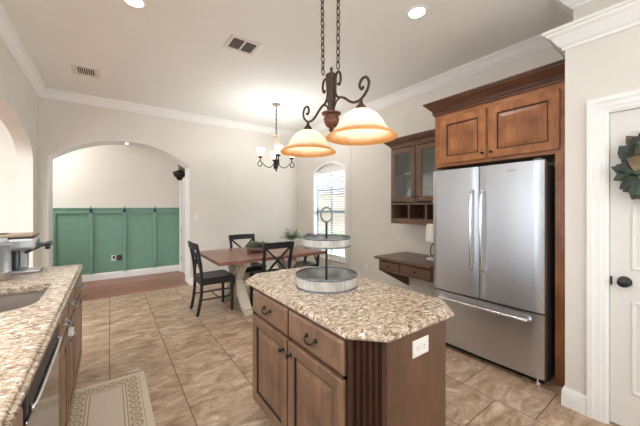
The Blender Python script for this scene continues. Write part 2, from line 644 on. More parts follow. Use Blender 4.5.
def slab_loops(t=0.02):
    return [(0, 0), (0, t - 0.008), (0.010, t - 0.002), (0.014, t), (0.016, t)]


def sweep(bm, prof, path, closed=False, side=1):
    """profile (d, z) swept along a horizontal polyline with mitred corners; d goes to the left of travel * side"""
    P = [Vector((p[0], p[1])) for p in path]
    k = len(P)

    def nrm(a, b):
        t = (b - a).normalized()
        return Vector((-t.y, t.x)) * side
    rings = []
    for i in range(k):
        if closed:
            n1 = nrm(P[i - 1], P[i]); n2 = nrm(P[i], P[(i + 1) % k])
        else:
            n1 = nrm(P[i - 1], P[i]) if i > 0 else nrm(P[0], P[1])
            n2 = nrm(P[i], P[i + 1]) if i < k - 1 else n1
        mt = (n1 + n2) / (1 + n1.dot(n2))
        rings.append([bm.verts.new((P[i].x + mt.x * d, P[i].y + mt.y * d, z)) for d, z in prof])
    q = len(prof)
    for i in range(k if closed else k - 1):
        A = rings[i]; B = rings[(i + 1) % k]
        for j in range(q):
            bm.faces.new((A[j], A[(j + 1) % q], B[(j + 1) % q], B[j]))
    if not closed:
        bm.faces.new(rings[0][::-1]); bm.faces.new(rings[-1])
    return bm


def arc_pts(cx, cz, rx, rz, a0, a1, n=20):
    return [(cx + rx * math.cos(a0 + (a1 - a0) * i / n), cz + rz * math.sin(a0 + (a1 - a0) * i / n)) for i in range(n + 1)]


def obj(name, bm, m, parent=None, smooth=False, auto=None, second=None):
    bmesh.ops.recalc_face_normals(bm, faces=bm.faces)
    xs = [v.co for v in bm.verts]
    lo = Vector((min(c.x for c in xs), min(c.y for c in xs), min(c.z for c in xs)))
    hi = Vector((max(c.x for c in xs), max(c.y for c in xs), max(c.z for c in xs)))
    o0 = Vector(((lo.x + hi.x) / 2, (lo.y + hi.y) / 2, lo.z))
    bmesh.ops.translate(bm, verts=bm.verts, vec=-o0)
    me = bpy.data.meshes.new(name)
    bm.to_mesh(me)
    bm.free()
    me.materials.append(m)
    if second:
        me.materials.append(second)
    if smooth:
        for p in me.polygons:
            p.use_smooth = True
        if auto:
            try:
                me.set_sharp_from_angle(angle=math.radians(auto))
            except Exception:
                pass
    o = bpy.data.objects.new(name, me)
    C.objects.link(o)
    ORG[o.name] = o0
    if parent is not None:
        o.parent = parent
        o.location = o0 - ORG[parent.name]
    else:
        o.location = o0
    return o


def thing(name, label, cat, loc=(0, 0, 0), group=None):
    o = bpy.data.objects.new(name, None)
    o.empty_display_size = 0.1
    C.objects.link(o)
    o.location = loc
    ORG[o.name] = Vector(loc)
    o['label'] = label
    o['category'] = cat
    if group:
        o['group'] = group
    return o


def tag(o, label, cat, group=None):
    o['label'] = label
    o['category'] = cat
    if group:
        o['group'] = group
    return o


def struct(name, bm, m, parent=None, **k):
    o = obj(name, bm, m, parent, **k)
    o['kind'] = 'structure'
    return o


def light(name, loc, power, col, r, parent, kind='POINT', angle=None):
    d = bpy.data.lights.new(name, kind)
    d.energy = power
    d.color = col
    d.shadow_soft_size = r
    if angle:
        d.spot_size = angle
        d.spot_blend = 0.8
    o = bpy.data.objects.new(name, d)
    C.objects.link(o)
    o.parent = parent
    o.location = Vector(loc) - ORG[parent.name]
    return o


def copy_thing(root, loc, rz, label=None):
    r = root.copy()
    C.objects.link(r)
    r.location = loc
    r.rotation_euler = (0, 0, rz)
    if label:
        r['label'] = label
    for ch in list(root.children):
        c = ch.copy()
        C.objects.link(c)
        c.parent = r
        for g in list(ch.children):
            d = g.copy()
            C.objects.link(d)
            d.parent = c
    return r


# ------------------------------------------------------------------ the setting
H = 3.05
XL, XR, YB = -0.81, 3.42, 5.55
YF = -2.6            # wall behind the camera
YG = 6.98            # green wall of the hall
XW = -3.3            # far wall of the room beyond the left arch

struct('floor', box(bm_new(), XL - 0.15, XR + 0.15, YF - 0.15, YB, -0.1, 0.0), M['tile'])
b = box(bm_new(), XW - 0.15, XL - 0.15, YF - 0.15, YB, -0.1, 0.0)
box(b, XW - 0.15, XR + 0.15, YB, YG + 0.15, -0.1, 0.0)
struct('floor_hall', b, M['plank'])
struct('ceiling', box(bm_new(), XW - 0.15, XR + 0.15, YF - 0.15, YG + 0.15, H, H + 0.12), M['ceil'])

# back wall with the wide segmental arch
ax0, ax1, spring, rise = -0.71, 1.16, 2.12, 0.335
acx = (ax0 + ax1) / 2
R = ((ax1 - ax0) ** 2 / 4 + rise ** 2) / (2 * rise)
zc = spring + rise - R
half = math.asin((ax1 - ax0) / 2 / R)
arch = [(acx + R * math.sin(a), zc + R * math.cos(a)) for a in [half - 2 * half * i / 28 for i in range(29)]]
pts = [(XW, 0), (XW, H), (XR + 0.15, H), (XR + 0.15, 0), (ax1, 0)] + arch + [(ax0, 0)]
struct('wall_back', prism(bm_new(), pts, XZ, YB, YB + 0.40), M['wall'])

# left wall with its arched opening
ya0, ya1 = 2.55, 5.235
lc = (ya0 + ya1) / 2
larch = [(lc + (ya1 - ya0) / 2 * math.cos(a), 1.98 + 0.42 * math.sin(a) ** 0.85 if math.sin(a) > 0 else 1.98) for a in [PI * i / 30 for i in range(31)]]
yb0, yb1 = -0.75, 2.30
lc2 = (yb0 + yb1) / 2
larch2 = [(lc2 + (yb1 - yb0) / 2 * math.cos(a), 1.98 + 0.42 * math.sin(a) ** 0.85 if math.sin(a) > 0 else 1.98) for a in [PI * i / 30 for i in range(31)]]  # second arch, out of view, added so living room daylight reaches the kitchen
pts = [(YF, 0), (YF, H), (YB, H), (YB, 0), (ya1, 0)] + larch + [(ya0, 0), (yb1, 0)] + larch2 + [(yb0, 0)]
struct('wall_left', prism(bm_new(), pts, YZ, XL - 0.15, XL), M['wall'])

# right wall with the arched dining window opening
wy0, wy1, wz0, wsp, wap = 3.90, 4.97, 0.42, 2.13, 2.29
wc = (wy0 + wy1) / 2
wr = ((wy1 - wy0) ** 2 / 4 + (wap - wsp) ** 2) / (2 * (wap - wsp))
wh = math.asin((wy1 - wy0) / 2 / wr)


def win_arch(grow=0.0, n=16):
    return [(wc + (wr + grow) * math.sin(a), wap - wr + (wr + grow) * math.cos(a)) for a in [wh - 2 * wh * i / n for i in range(n + 1)]]


hole = [(wy1, wz0)] + win_arch() + [(wy0, wz0)]
pts = [(0.0, 0), (0.0, H), (YG + 0.15, H), (YG + 0.15, 0), (wc + 0.01, 0), (wc + 0.01, wz0)] + hole + [(wc - 0.01, wz0), (wc - 0.01, 0)]
b = prism(bm_new(), pts, YZ, XR, XR + 0.15)
box(b, XR, XR + 0.15, wc - 0.01, wc + 0.01, 0, wz0)
struct('wall_right', b, M['wall'])

# wall behind the camera with a wide opening added to let daylight in
b = bm_new()
box(b, XW, -0.6, YF - 0.15, YF, 0, H)
box(b, 2.4, XR + 0.15, YF - 0.15, YF, 0, H)
box(b, -0.6, 2.4, YF - 0.15, YF, 0, 1.0)
box(b, -0.6, 2.4, YF - 0.15, YF, 2.5, H)
struct('wall_front', b, M['wall'])

# pantry block: low box with a ledge on top, set-back upper wall above it; doorway cut in its face
PX, PY = 2.60, 0.635
dy0, dy1, dz1 = -0.36, 0.425, 2.02
pts = [(YF, 0), (YF, 2.63), (PY, 2.63), (PY, 0), (dy1, 0), (dy1, dz1), (dy0, dz1), (dy0, 0)]
b = prism(bm_new(), pts, YZ, PX, PX + 0.11)
box(b, PX + 0.11, XR, PY - 0.11, PY, 0, 2.63)
box(b, PX + 0.11, XR, YF, PY - 0.11, 2.53, 2.63)
box(b, 2.91, XR, YF, 0.66, 2.63, H)
struct('wall_pantry', b, M['wall'])

# hall walls and room beyond the left arch
struct('wall_hall', box(bm_new(), XW, XR, YG, YG + 0.12, 0, H), M['wall'])
b = bm_new()
pts = [(YB + 0.40, 0), (YB + 0.40, H), (YG, H), (YG, 0), (6.80, 0), (6.80, 2.03), (6.06, 2.03), (6.06, 0)]
prism(b, pts, YZ, 1.24, 1.36)
struct('wall_hall_side', b, M['wall'])
b = bm_new()
box(b, XW - 0.12, XW, YF, -0.4, 0, H)
box(b, XW - 0.12, XW, 2.2, YG, 0, H)
box(b, XW - 0.12, XW, -0.4, 2.2, 0, 0.7)
box(b, XW - 0.12, XW, -0.4, 2.2, 2.5, H)
for y in (0.9,):
    box(b, XW - 0.12, XW, y - 0.08, y + 0.08, 0.7, 2.5)
struct('wall_living', b, M['wall'])

# crown moulding
crown = [(0, H - 0.115), (0.012, H - 0.115), (0.016, H - 0.10), (0.035, H - 0.085), (0.07, H - 0.035), (0.088, H - 0.025), (0.092, H - 0.012), (0.105, H - 0.010), (0.105, H - 0.001), (0, H - 0.001)]
struct('trim_1', sweep(bm_new(), crown, [(XR, 0.66), (XR, YB), (XL, YB), (XL, YF)], side=1), M['trim'])
struct('trim_2', sweep(bm_new(), crown, [(2.91, YF), (2.91, 0.66), (XR, 0.66)], side=1), M['trim'])
z0 = 2.505
cornice = [(0, z0), (0.012, z0), (0.014, z0 + 0.018), (0.03, z0 + 0.03), (0.065, z0 + 0.085), (0.085, z0 + 0.098), (0.09, z0 + 0.112), (0.105, z0 + 0.115), (0.105, z0 + 0.132), (0, z0 + 0.132)]
struct('trim_3', sweep(bm_new(), cornice, [(PX, YF), (PX, PY), (XR, PY)], side=1), M['trim'])

# baseboards
bb = [(0, 0), (0.018, 0), (0.018, 0.075), (0.015, 0.085), (0.018, 0.092), (0.014, 0.102), (0.016, 0.110), (0.010, 0.122), (0.008, 0.132), (0, 0.132)]
struct('baseboard_back', sweep(bm_new(), bb, [(XR, YB), (ax1 + 0.0, YB)], side=1), M['trim'])
struct('baseboard_right', sweep(bm_new(), bb, [(XR, 2.7), (XR, YB)], side=1), M['trim'])
struct('baseboard_left', sweep(bm_new(), bb, [(XL, YB), (XL, ya1)], side=1), M['trim'])
struct('baseboard_pantry', sweep(bm_new(), bb, [(PX, 0.515), (PX, PY), (2.80, PY)], side=1), M['trim'])
struct('baseboard_hall', sweep(bm_new(), bb, [(1.24, YG), (XW, YG)], side=1), M['trim'])

# green board-and-batten wainscot
b = box(bm_new(), XW, 1.24, YG - 0.008, YG, 0.132, 1.36)
box(b, XW, 1.24, YG - 0.042, YG, 1.285, 1.365)
box(b, XW, 1.24, YG - 0.060, YG, 1.365, 1.385, 0.004)
for xb in (-1.34, -0.815, -0.29, 0.235, 0.76):
    box(b, xb - 0.030, xb + 0.030, YG - 0.042, YG, 0.132, 1.285, 0.006)
struct('trim_4', b, M['green'])

# casing around the arch jamb (white inner lining) of the back opening
b = bm_new()
lin = [(ax0, 0)] + arch[::-1] + [(ax1, 0)]
ins = [(ax0 + 0.006, 0)] + [(acx + (x - acx) * 0.993, z - 0.006) for x, z in arch[::-1]] + [(ax1 - 0.006, 0)]
prism(b, lin + ins[::-1], XZ, YB + 0.004, YB + 0.396)
struct('trim_5', b, M['trim'])

# hall door with casing and three hinges
b = bm_new()
fX = lambda u, v, w: (1.24 - w, u, v)
prism(b, [(6.80, 0), (6.80, 2.03), (6.06, 2.03), (6.06, 0), (5.97, 0), (5.97, 2.12), (6.89, 2.12), (6.89, 0)], fX, 0.0, 0.02)
struct('trim_6', b, M['trim'])
b = bm_new()
box(b, 1.25, 1.29, 6.065, 6.795, 0.012, 2.025)
for v0, v1 in ((0.15, 0.95), (1.05, 1.90)):
    for u0, u1 in ((6.13, 6.38), (6.46, 6.71)):
        nested(b, lambda u, v, w: (1.25 - w, u, v), u0, u1, v0, v1, [(0, 0), (0.012, 0.006), (0.02, 0.006), (0.04, 0.001)])
hd = struct('door_1', b, M['door'])
for z in (0.30, 0.93, 1.55):
    struct('hinge', box(bm_new(), 1.226, 1.25, 6.76, 6.80, z - 0.05, z + 0.05, 0.004), M['chrome'], hd)

# pantry door: casing, panelled slab, knob, latch plate
b = bm_new()
fP = lambda u, v, w: (PX - w, u, v)
cas = [(dy1, 0), (dy1, dz1), (dy0, dz1), (dy0, 0)]
for i0, i1, d in ((0.0, 0.03, 0.010), (0.026, 0.062, 0.016), (0.06, 0.09, 0.024)):
    prism(b, [(dy1 + i0, 0), (dy1 + i0, dz1 + i0), (dy0 - i0, dz1 + i0), (dy0 - i0, 0), (dy0 - i1, 0), (dy0 - i1, dz1 + i1), (dy1 + i1, dz1 + i1), (dy1 + i1, 0)], fP, 0, d)
struct('trim_7', b, M['trim'])
b = bm_new()
prism(b, [(dy1, 0), (dy1, dz1), (dy0, dz1), (dy0, 0), (dy0 + 0.012, 0), (dy0 + 0.012, dz1 - 0.012), (dy1 - 0.012, dz1 - 0.012), (dy1 - 0.012, 0)], fP, -0.1, 0.0)
struct('trim_8', b, M['trim'])
sX = PX + 0.022
b = box(bm_new(), sX, sX + 0.035, dy0 + 0.014, dy1 - 0.014, 0.012, dz1 - 0.014, 0.002)
pan = [(0, 0.0), (0.004, -0.009), (0.014, -0.010), (0.05, -0.003)]
slab = b


def recess(bm, u0, u1, v0, v1):
    lp = [(-0.012, 0), (-0.012, 0.004), (-0.004, 0.007), (0.0, 0.004), (0.012, 0.001), (0.05, 0.006), (0.055, 0.006)]
    nested(bm, lambda u, v, w: (sX - w, u, v), u0, u1, v0, v1, lp)


for v0, v1 in ((0.25, 0.80), (1.02, 1.86)):
    recess(b, -0.24, 0.0, v0, v1)
    recess(b, 0.065, 0.305, v0, v1)
pd = struct('door_2', b, M['door'])
b = lathe(bm_new(), [(0, 0), (0.034, 0), (0.034, 0.006), (0.028, 0.010), (0.012, 0.012), (0.011, 0.028), (0.024, 0.034), (0.030, 0.046), (0.027, 0.058), (0.012, 0.064), (0, 0.065)], 24)
bmesh.ops.rotate(b, verts=b.verts, matrix=Matrix.Rotation(-PI / 2, 3, 'Y'))
bmesh.ops.translate(b, verts=b.verts, vec=(sX, 0.345, 0.93))
struct('door_knob', b, M['black'], pd, smooth=True, auto=40)
struct('latch_plate', box(bm_new(), sX - 0.004, sX, 0.400, 0.409, 0.90, 0.955), M['iron'], pd)

# dining window: frame, sashes, panes, casing
b = bm_new()
outer = [(wy1 + 0.115, wz0 - 0.11), (wy1 + 0.115, 2.56), (wy0 - 0.115, 2.56), (wy0 - 0.115, wz0 - 0.11)]
# casing: rectangular surround with the arched hole; made in two halves that meet on the centre line
arcR = [p for p in win_arch(0.0, 16)]
left_half = [(wc, 2.56), (wy1 + 0.115, 2.56), (wy1 + 0.115, wz0 - 0.11), (wc, wz0 - 0.11), (wc, wz0), (wy1, wz0)] + arcR[:9]
right_half = [(wc, 2.56), (wy0 - 0.115, 2.56), (wy0 - 0.115, wz0 - 0.11), (wc, wz0 - 0.11), (wc, wz0), (wy0, wz0)] + arcR[::-1][:9]
for hp in (left_half, right_half):
    prism(b, hp, lambda u, v, w: (XR - w, u, v), 0, 0.006)
win = struct('window_1', b, M['wall'])
b = bm_new()
ring_o = [(wy1, wz0)] + win_arch() + [(wy0, wz0)]
ring_i = [(wy1 - 0.05, wz0 + 0.05)] + [(wc + (y - wc) * 0.906, z - 0.05) for y, z in win_arch()] + [(wy0 + 0.05, wz0 + 0.05)]
k = len(ring_o)
for i in range(k):
    j = (i + 1) % k
    prism(b, [ring_o[i], ring_o[j], ring_i[j], ring_i[i]], lambda u, v, w: (XR + w, u, v), 0.0, 0.10)
struct('window_frame', b, M['trim'], win)
b = bm_new()
box(b, XR + 0.075, XR + 0.10, wc - 0.014, wc + 0.014, wz0 + 0.05, wap - 0.05)
for z, h in ((1.74, 0.011), (0.86, 0.011)):
    box(b, XR + 0.075, XR + 0.10, wy0 + 0.05, wy1 - 0.05, z - h, z + h)
box(b, XR + 0.07, XR + 0.11, wy0 + 0.05, wy1 - 0.05, 1.285, 1.335)
box(b, XR + 0.07, XR + 0.11, wy1 - 0.085, wy1 - 0.048, wz0 + 0.05, wsp - 0.04)
box(b, XR + 0.07, XR + 0.11, wy0 + 0.048, wy0 + 0.075, wz0 + 0.05, wsp - 0.04)
struct('window_sash', b, M['sash'], win)
struct('window_glass', prism(bm_new(), ring_i, lambda u, v, w: (XR + w, u, v), 0.085, 0.089), M['glass'], win)
# arched white head above the blind, with a raised bow moulding
b = bm_new()
cap = [(wc + (y - wc) * 0.90, z - 0.05) for y, z in win_arch()]
prism(b, cap + [(cap[-1][0], wsp - 0.055), (cap[0][0], wsp - 0.055)], lambda u, v, w: (XR + w, u, v), 0.064, 0.074)
tube(b, [(XR + 0.062, wc + (y - wc) * 0.80, z - 0.075) for y, z in win_arch()], 0.012, 6)
struct('window_head', b, M['trim'], win)
struct('window_sill', box(bm_new(), XR - 0.035, XR + 0.07, wy0 - 0.02, wy1 + 0.02, wz0 - 0.03, wz0, 0.006), M['trim'], win)

# blind hung in the window
bl = thing('window_blind', 'white horizontal slat blind hanging in the arched dining window', 'blind', (XR + 0.03, wc, wsp - 0.04))
obj('headrail', box(bm_new(), XR + 0.008, XR + 0.062, wy0 + 0.055, wy1 - 0.055, wsp - 0.075, wsp - 0.02, 0.004), M['blind'], bl)
b = bm_new()
z = wsp - 0.10
while z > wz0 + 0.09:
    q = [(-0.022, 0.0015), (0.022, -0.0015), (0.022, 0.0005), (-0.022, 0.0035)]
    prism(b, q, lambda u, v, w, z=z: (XR + 0.035 + u, w, z + v), wy0 + 0.058, wy1 - 0.058)
    z -= 0.046
obj('slats', b, M['blind'], bl)
obj('bottom_rail', box(bm_new(), XR + 0.012, XR + 0.058, wy0 + 0.058, wy1 - 0.058, wz0 + 0.055, wz0 + 0.075, 0.004), M['blind'], bl)

# outdoors, seen through the blind
struct('ground', box(bm_new(), XR + 0.5, 40, -20, 40, -0.5, -0.4), M['grass'])
ho = thing('neighbour_house', 'pale brick house with grey roof seen outside through the blind', 'house', (17, 12, -0.4))
obj('house_wall', box(bm_new(), 14, 22, 6, 24, -0.4, 2.4), M['brick'], ho)
obj('roof', prism(bm_new(), [(13.5, 2.4), (22.5, 2.4), (18, 5.0)], XZ, 5.5, 24.5), M['shingle'], ho)

# ------------------------------------------------------------------ kitchen island
isl = thing('kitchen_island', 'walnut stained kitchen island cabinet under the granite top in the foreground', 'cabinet', (1.06, 1.35, 0))
ix0, ix1, iy0, iy1 = 0.795, 1.34, 0.79, 1.865
b = prism(bm_new(), [(ix0, iy1), (ix0, 0.90), (0.91, iy0), (ix1, iy0), (ix1, iy1)], XY, 0.115, 0.868)
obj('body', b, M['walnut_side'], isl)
obj('toe_kick', box(bm_new(), ix0 + 0.07, ix1 - 0.02, iy0 + 0.07, iy1 - 0.02, 0, 0.115), M['toe'], isl)
# face frame on the door side
fI = lambda u, v, w: (ix0 - w, u, v)
b = bm_new()
for u0, u1, v0, v1 in ((0.90, 1.865, 0.845, 0.868), (0.90, 1.865, 0.115, 0.135), (1.83, 1.865, 0.115, 0.868), (0.90, 0.925, 0.115, 0.868), (1.352, 1.378, 0.115, 0.868), (0.90, 1.865, 0.680, 0.705)):
    prism(b, [(u0, v0), (u1, v0), (u1, v1), (u0, v1)], fI, 0, 0.004)
obj('face_frame', b, M['walnut_dark'], isl)


def pull(parent, m, fn, u, v, half=0.036):
    p = [(u - half, v + 0.006, 0), (u - half, v + 0.004, 0.012), (u - half * 0.8, v - 0.008, 0.022), (u, v - 0.016, 0.026), (u + half * 0.8, v - 0.008, 0.022), (u + half, v + 0.004, 0.012), (u + half, v + 0.006, 0)]
    bm = tube(bm_new(), [fn(*q) for q in smooth_path(p, 4)], 0.0045, 8)
    for s in (-1, 1):
        c = fn(u + s * half, v + 0.006, 0.003)
        bmesh.ops.create_uvsphere(bm, u_segments=10, v_segments=6, radius=0.011, matrix=Matrix.Translation(c))
    return obj('pull', bm, m, parent, smooth=True)


def knob(parent, m, fn, u, v, r=0.014):
    bm = tube(bm_new(), [fn(u, v, w) for w in (0, 0.006, 0.014, 0.018, 0.024, 0.029, 0.031)], [r * 0.9, r * 0.5, r * 0.4, r * 0.8, r, r * 0.75, r * 0.2], 12)
    return obj('knob', bm, m, parent, smooth=True)


fI2 = lambda u, v, w: (ix0 - 0.004 - w, u, v)
fI3 = lambda u, v, w: (ix0 - 0.024 - w, u, v)
for u0, u1, ku in ((1.372, 1.832, 1.405), (0.905, 1.358, 1.325)):
    d = obj('drawer', nested(bm_new(), fI2, u0, u1, 0.702, 0.846, slab_loops()), M['walnut'], isl)
    pull(d, M['iron'], fI3, (u0 + u1) / 2, 0.775)
    d = obj('door', nested(bm_new(), fI2, u0, u1, 0.122, 0.682, door_loops(fr=0.065), (4, 5)), M['walnut'], isl, second=M['groove'])
    knob(d, M['iron'], fI3, ku, 0.618)
# fluted chamfer corner post
p0 = Vector((ix0, 0.90)); p1 = Vector((0.91, iy0))
dr = (p1 - p0); L = dr.length; dr.normalize(); nr = Vector((-dr.y, dr.x))
if nr.dot(Vector((-1, -1))) < 0:
    nr = -nr
fC = lambda u, v, w: (p0.x + dr.x * u + nr.x * w, p0.y + dr.y * u + nr.y * w, v)
prof = [(0, 0), (0, 0.012)]
nf = 5
u = 0.018
fw = (L - 0.036) / nf
prof.append((u, 0.012))
for i in range(nf):
    for a in range(0, 9):
        t = PI * a / 8
        prof.append((u + fw * 0.5 - fw * 0.42 * math.cos(t), 0.012 - 0.013 * math.sin(t)))
    u += fw
prof += [(L, 0.012), (L, 0)]
b = prism(bm_new(), [(q[0], q[1]) for q in prof], lambda u, w, v: fC(u, v, w), 0.115, 0.868)
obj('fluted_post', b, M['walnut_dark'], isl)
# island outlet
io = thing('wall_outlet', 'cream horizontal double outlet on the end panel of the island', 'outlet', (1.133, iy0, 0.735))
fN = lambda u, v, w: (u, iy0 - w, v)
obj('cover_plate', nested(bm_new(), fN, 1.075, 1.192, 0.733, 0.808, [(0, 0), (0, 0.003), (0.005, 0.006), (0.01, 0.006)]), M['plate'], io)
for u in (1.113, 1.154):
    r = obj('receptacle', prism(bm_new(), arc_pts(u, 0.7705, 0.0165, 0.0145, 0, 2 * PI * 0.96, 15), fN, 0.004, 0.008), M['plate'], io)
    b = bm_new()
    for dv in (-0.006, 0.006):
        prism(b, [(u - 0.004, 0.7705 + dv - 0.0012), (u + 0.004, 0.7705 + dv - 0.0012), (u + 0.004, 0.7705 + dv + 0.0012), (u - 0.004, 0.7705 + dv + 0.0012)], fN, 0.0075, 0.0086)
    obj('slots', b, M['slot'], r)


def counter(name, label, poly, z0, z1, hole=None):
    """granite slab with a stepped ogee edge; poly counter-clockwise"""
    bm = bm_new()
    prof = [(-0.030, z0), (-0.012, z0), (-0.003, z0 + 0.006), (0.0, z0 + 0.014), (-0.003, z0 + 0.022), (-0.012, z0 + 0.026), (-0.013, z0 + 0.029), (-0.016, z1 - 0.003), (-0.022, z1), (-0.030, z1)]
    P = [Vector(p) for p in poly]
    k = len(P)

    def off(i, d):
        n1 = (P[i] - P[i - 1]).normalized(); n2 = (P[(i + 1) % k] - P[i]).normalized()
        a = Vector((n1.y, -n1.x)); c = Vector((n2.y, -n2.x))
        m = (a + c) / (1 + a.dot(c))
        return P[i] + m * d
    rings = [[bm.verts.new((*off(i, d), z)) for i in range(k)] for d, z in prof]
    for A, B in zip(rings, rings[1:]):
        for i in range(k):
            bm.faces.new((A[i], A[(i + 1) % k], B[(i + 1) % k], B[i]))
    if hole is None:
        bm.faces.new(rings[0][::-1]); bm.faces.new(rings[-1])
    else:
        for ring in (rings[0], rings[-1]):
            zz = ring[0].co.z
            hv = [bm.verts.new((x, y, zz)) for x, y in hole]
            es = []
            for loop in (ring, hv):
                for i in range(len(loop)):
                    e = bm.edges.get((loop[i], loop[(i + 1) % len(loop)])) or bm.edges.new((loop[i], loop[(i + 1) % len(loop)]))
                    es.append(e)
            bmesh.ops.triangle_fill(bm, use_beauty=True, use_dissolve=False, edges=es)
            if ring is rings[0]:
                h0 = hv
            else:
                for i in range(len(hv)):
                    bm.faces.new((h0[i], h0[(i + 1) % len(hv)], hv[(i + 1) % len(hv)], hv[i]))
    return tag(obj(name, bm, M['granite']), label, 'countertop')


tx0, tx1, ty0, ty1, tc = 0.755, 1.465, 0.745, 2.045, 0.125
counter('granite_countertop', 'speckled beige granite countertop with clipped corners on the kitchen island',
        [(tx0 + tc, ty0), (tx1 - tc, ty0), (tx1, ty0 + tc), (tx1, ty1 - tc), (tx1 - tc, ty1), (tx0 + tc, ty1), (tx0, ty1 - tc), (tx0, ty0 + tc)], 0.868, 0.905)

# ------------------------------------------------------------------ two-tier galvanised tray stand
tcx, tcy, tz = 1.115, 1.465, 0.905
st = thing('tiered_tray', 'two tier round galvanised tray stand with ring handle on the island top', 'tray', (tcx, tcy, tz))


def tray(r, z, h):
    fl = lambda i, zz: 1.0
    seg = 96
    cor = lambda i, zz: 1.0 + (0.010 if (i % 2 == 0) else -0.004)
    bm = bm_new()
    prof = [(r - 0.02, 0.002), (r - 0.004, 0.002), (r - 0.002, 0.010), (r - 0.002, h - 0.012), (r, h - 0.008)]
    lathe(bm, prof, seg, (tcx, tcy, z), flute=lambda i, zz: cor(i, zz) if 0.005 < zz < h - 0.01 else 1.0)
    return bm


for nm, r, z, h in (('lower_tray', 0.193, tz, 0.078), ('upper_tray', 0.152, tz + 0.247, 0.062)):
    bm = bm_new()
    lathe(bm, [(0, 0.002), (r - 0.004, 0.002), (r - 0.004, 0.012), (r - 0.004, h - 0.012), (r - 0.010, h - 0.012), (r - 0.010, 0.006), (0, 0.006)], 64, (tcx, tcy, z))
    t = obj(nm, bm, M['galvin'], st, smooth=True, auto=40)
    bm = lathe(bm_new(), [(r - 0.006, 0.010), (r - 0.001, 0.010), (r - 0.001, h - 0.012), (r - 0.006, h - 0.012)], 192, (tcx, tcy, z), closed=True, flute=lambda i, zz: 1.0 + 0.010 * math.sin(PI * i / 2))
    obj('corrugated_band', bm, M['tan'], t)
    bm = lathe(bm_new(), [(r + 0.004 * math.cos(a), h - 0.006 + 0.007 * math.sin(a)) for a in [2 * PI * i / 10 for i in range(10)]], 64, (tcx, tcy, z), closed=True)
    obj('rolled_rim', bm, M['galv'], t, smooth=True)
    bm = lathe(bm_new(), [(r - 0.006, 0.0), (r + 0.003, 0.0), (r + 0.003, 0.010), (r - 0.006, 0.010)], 64, (tcx, tcy, z), closed=True)
    obj('base_band', bm, M['galv'], t)
bm = lathe(bm_new(), [(0, 0.006), (0.02, 0.006), (0.018, 0.012), (0.0075, 0.016), (0.0075, 0.40), (0.0, 0.402)], 12, (tcx, tcy, tz))
obj('pole', bm, M['iron'], st, smooth=True, auto=40)
rv = Vector((math.cos(YAW), -math.sin(YAW), 0))
bm = tube(bm_new(), [Vector((tcx, tcy, tz + 0.446)) + rv * 0.036 * math.cos(2 * PI * i / 28) + Vector((0, 0, 0.046 * math.sin(2 * PI * i / 28))) for i in range(28)], 0.0055, 8, closed=True)
obj('ring_handle', bm, M['galv'], st, smooth=True)

# ------------------------------------------------------------------ refrigerator
fx, fy0, fy1 = 2.69, 0.785, 1.732
fr = thing('refrigerator', 'stainless french door refrigerator with bottom freezer drawer in the wood niche', 'refrigerator', (3.0, 1.25, 0))
obj('body', box(bm_new(), fx + 0.075, 3.38, fy0 + 0.008, fy1 - 0.008, 0.03, 1.745, 0.006), M['fridgeside'], fr)
ym = 1.272


def bowed(y0, y1, z0, z1):
    """door slab with a gently rounded front"""
    n = 14
    pts = [(fx + 0.07, y0), (fx + 0.07, y1)]
    for i in range(n + 1):
        t = i / n
        y = y1 + (y0 - y1) * t
        e = min(t, 1 - t)
        r = 0.014 * (1 - min(1, e / 0.05)) ** 2
        pts.append((fx + r - 0.006 * math.sin(PI * t) + 0.004, y))
    bm = prism(bm_new(), pts, XY, z0, z1)
    return bm


for y0, y1, hy in ((fy0, ym - 0.003, ym - 0.046), (ym + 0.003, fy1, ym + 0.044)):
    d = obj('door', bowed(y0, y1, 0.575, 1.765), M['steel'], fr, smooth=True, auto=25)
    p = [(fx + 0.01, hy, 0.83), (fx - 0.03, hy, 0.845), (fx - 0.052, hy, 0.90), (fx - 0.062, hy, 1.19), (fx - 0.052, hy, 1.48), (fx - 0.03, hy, 1.535), (fx + 0.01, hy, 1.55)]
    obj('handle', tube(bm_new(), smooth_path(p, 6), 0.012, 10), M['chrome'], d, smooth=True)
    hc = 1 if y0 == fy0 else -1
    ye = y0 + 0.05 if hc == 1 else y1 - 0.05
    obj('hinge_cover', box(bm_new(), fx + 0.03, fx + 0.12, ye - 0.03, ye + 0.03, 1.7655, 1.785, 0.006), M['fridgeside'], d)
    if y0 == fy0:
        # small oval badge with a script-like squiggle
        cy, cz, xf = 1.005, 1.705, fx - 0.001
        bm = bm_new()
        p = [(xf, cy + 0.032, cz - 0.002), (xf, cy + 0.022, cz + 0.008), (xf, cy + 0.018, cz - 0.004), (xf, cy + 0.010, cz + 0.003), (xf, cy + 0.004, cz - 0.004), (xf, cy - 0.004, cz + 0.003), (xf, cy - 0.012, cz - 0.002), (xf, cy - 0.022, cz + 0.003), (xf, cy - 0.032, cz + 0.006)]
        tube(bm, smooth_path(p, 4), 0.0016, 6)
        p = [(xf, cy + 0.042, cz - 0.004), (xf, cy + 0.02, cz - 0.012), (xf, cy - 0.01, cz - 0.010), (xf, cy - 0.038, cz + 0.004)]
        tube(bm, smooth_path(p, 5), 0.0014, 6)
        obj('badge', bm, M['badge'], d)
d = obj('freezer_drawer', bowed(fy0, fy1, 0.06, 0.562), M['steelh'], fr, smooth=True, auto=25)
p = [(fx + 0.01, fy0 + 0.09, 0.508), (fx - 0.035, fy0 + 0.10, 0.508), (fx - 0.05, fy0 + 0.15, 0.508), (fx - 0.056, ym - 0.02, 0.508), (fx - 0.05, fy1 - 0.15, 0.508), (fx - 0.035, fy1 - 0.10, 0.508), (fx + 0.01, fy1 - 0.09, 0.508)]
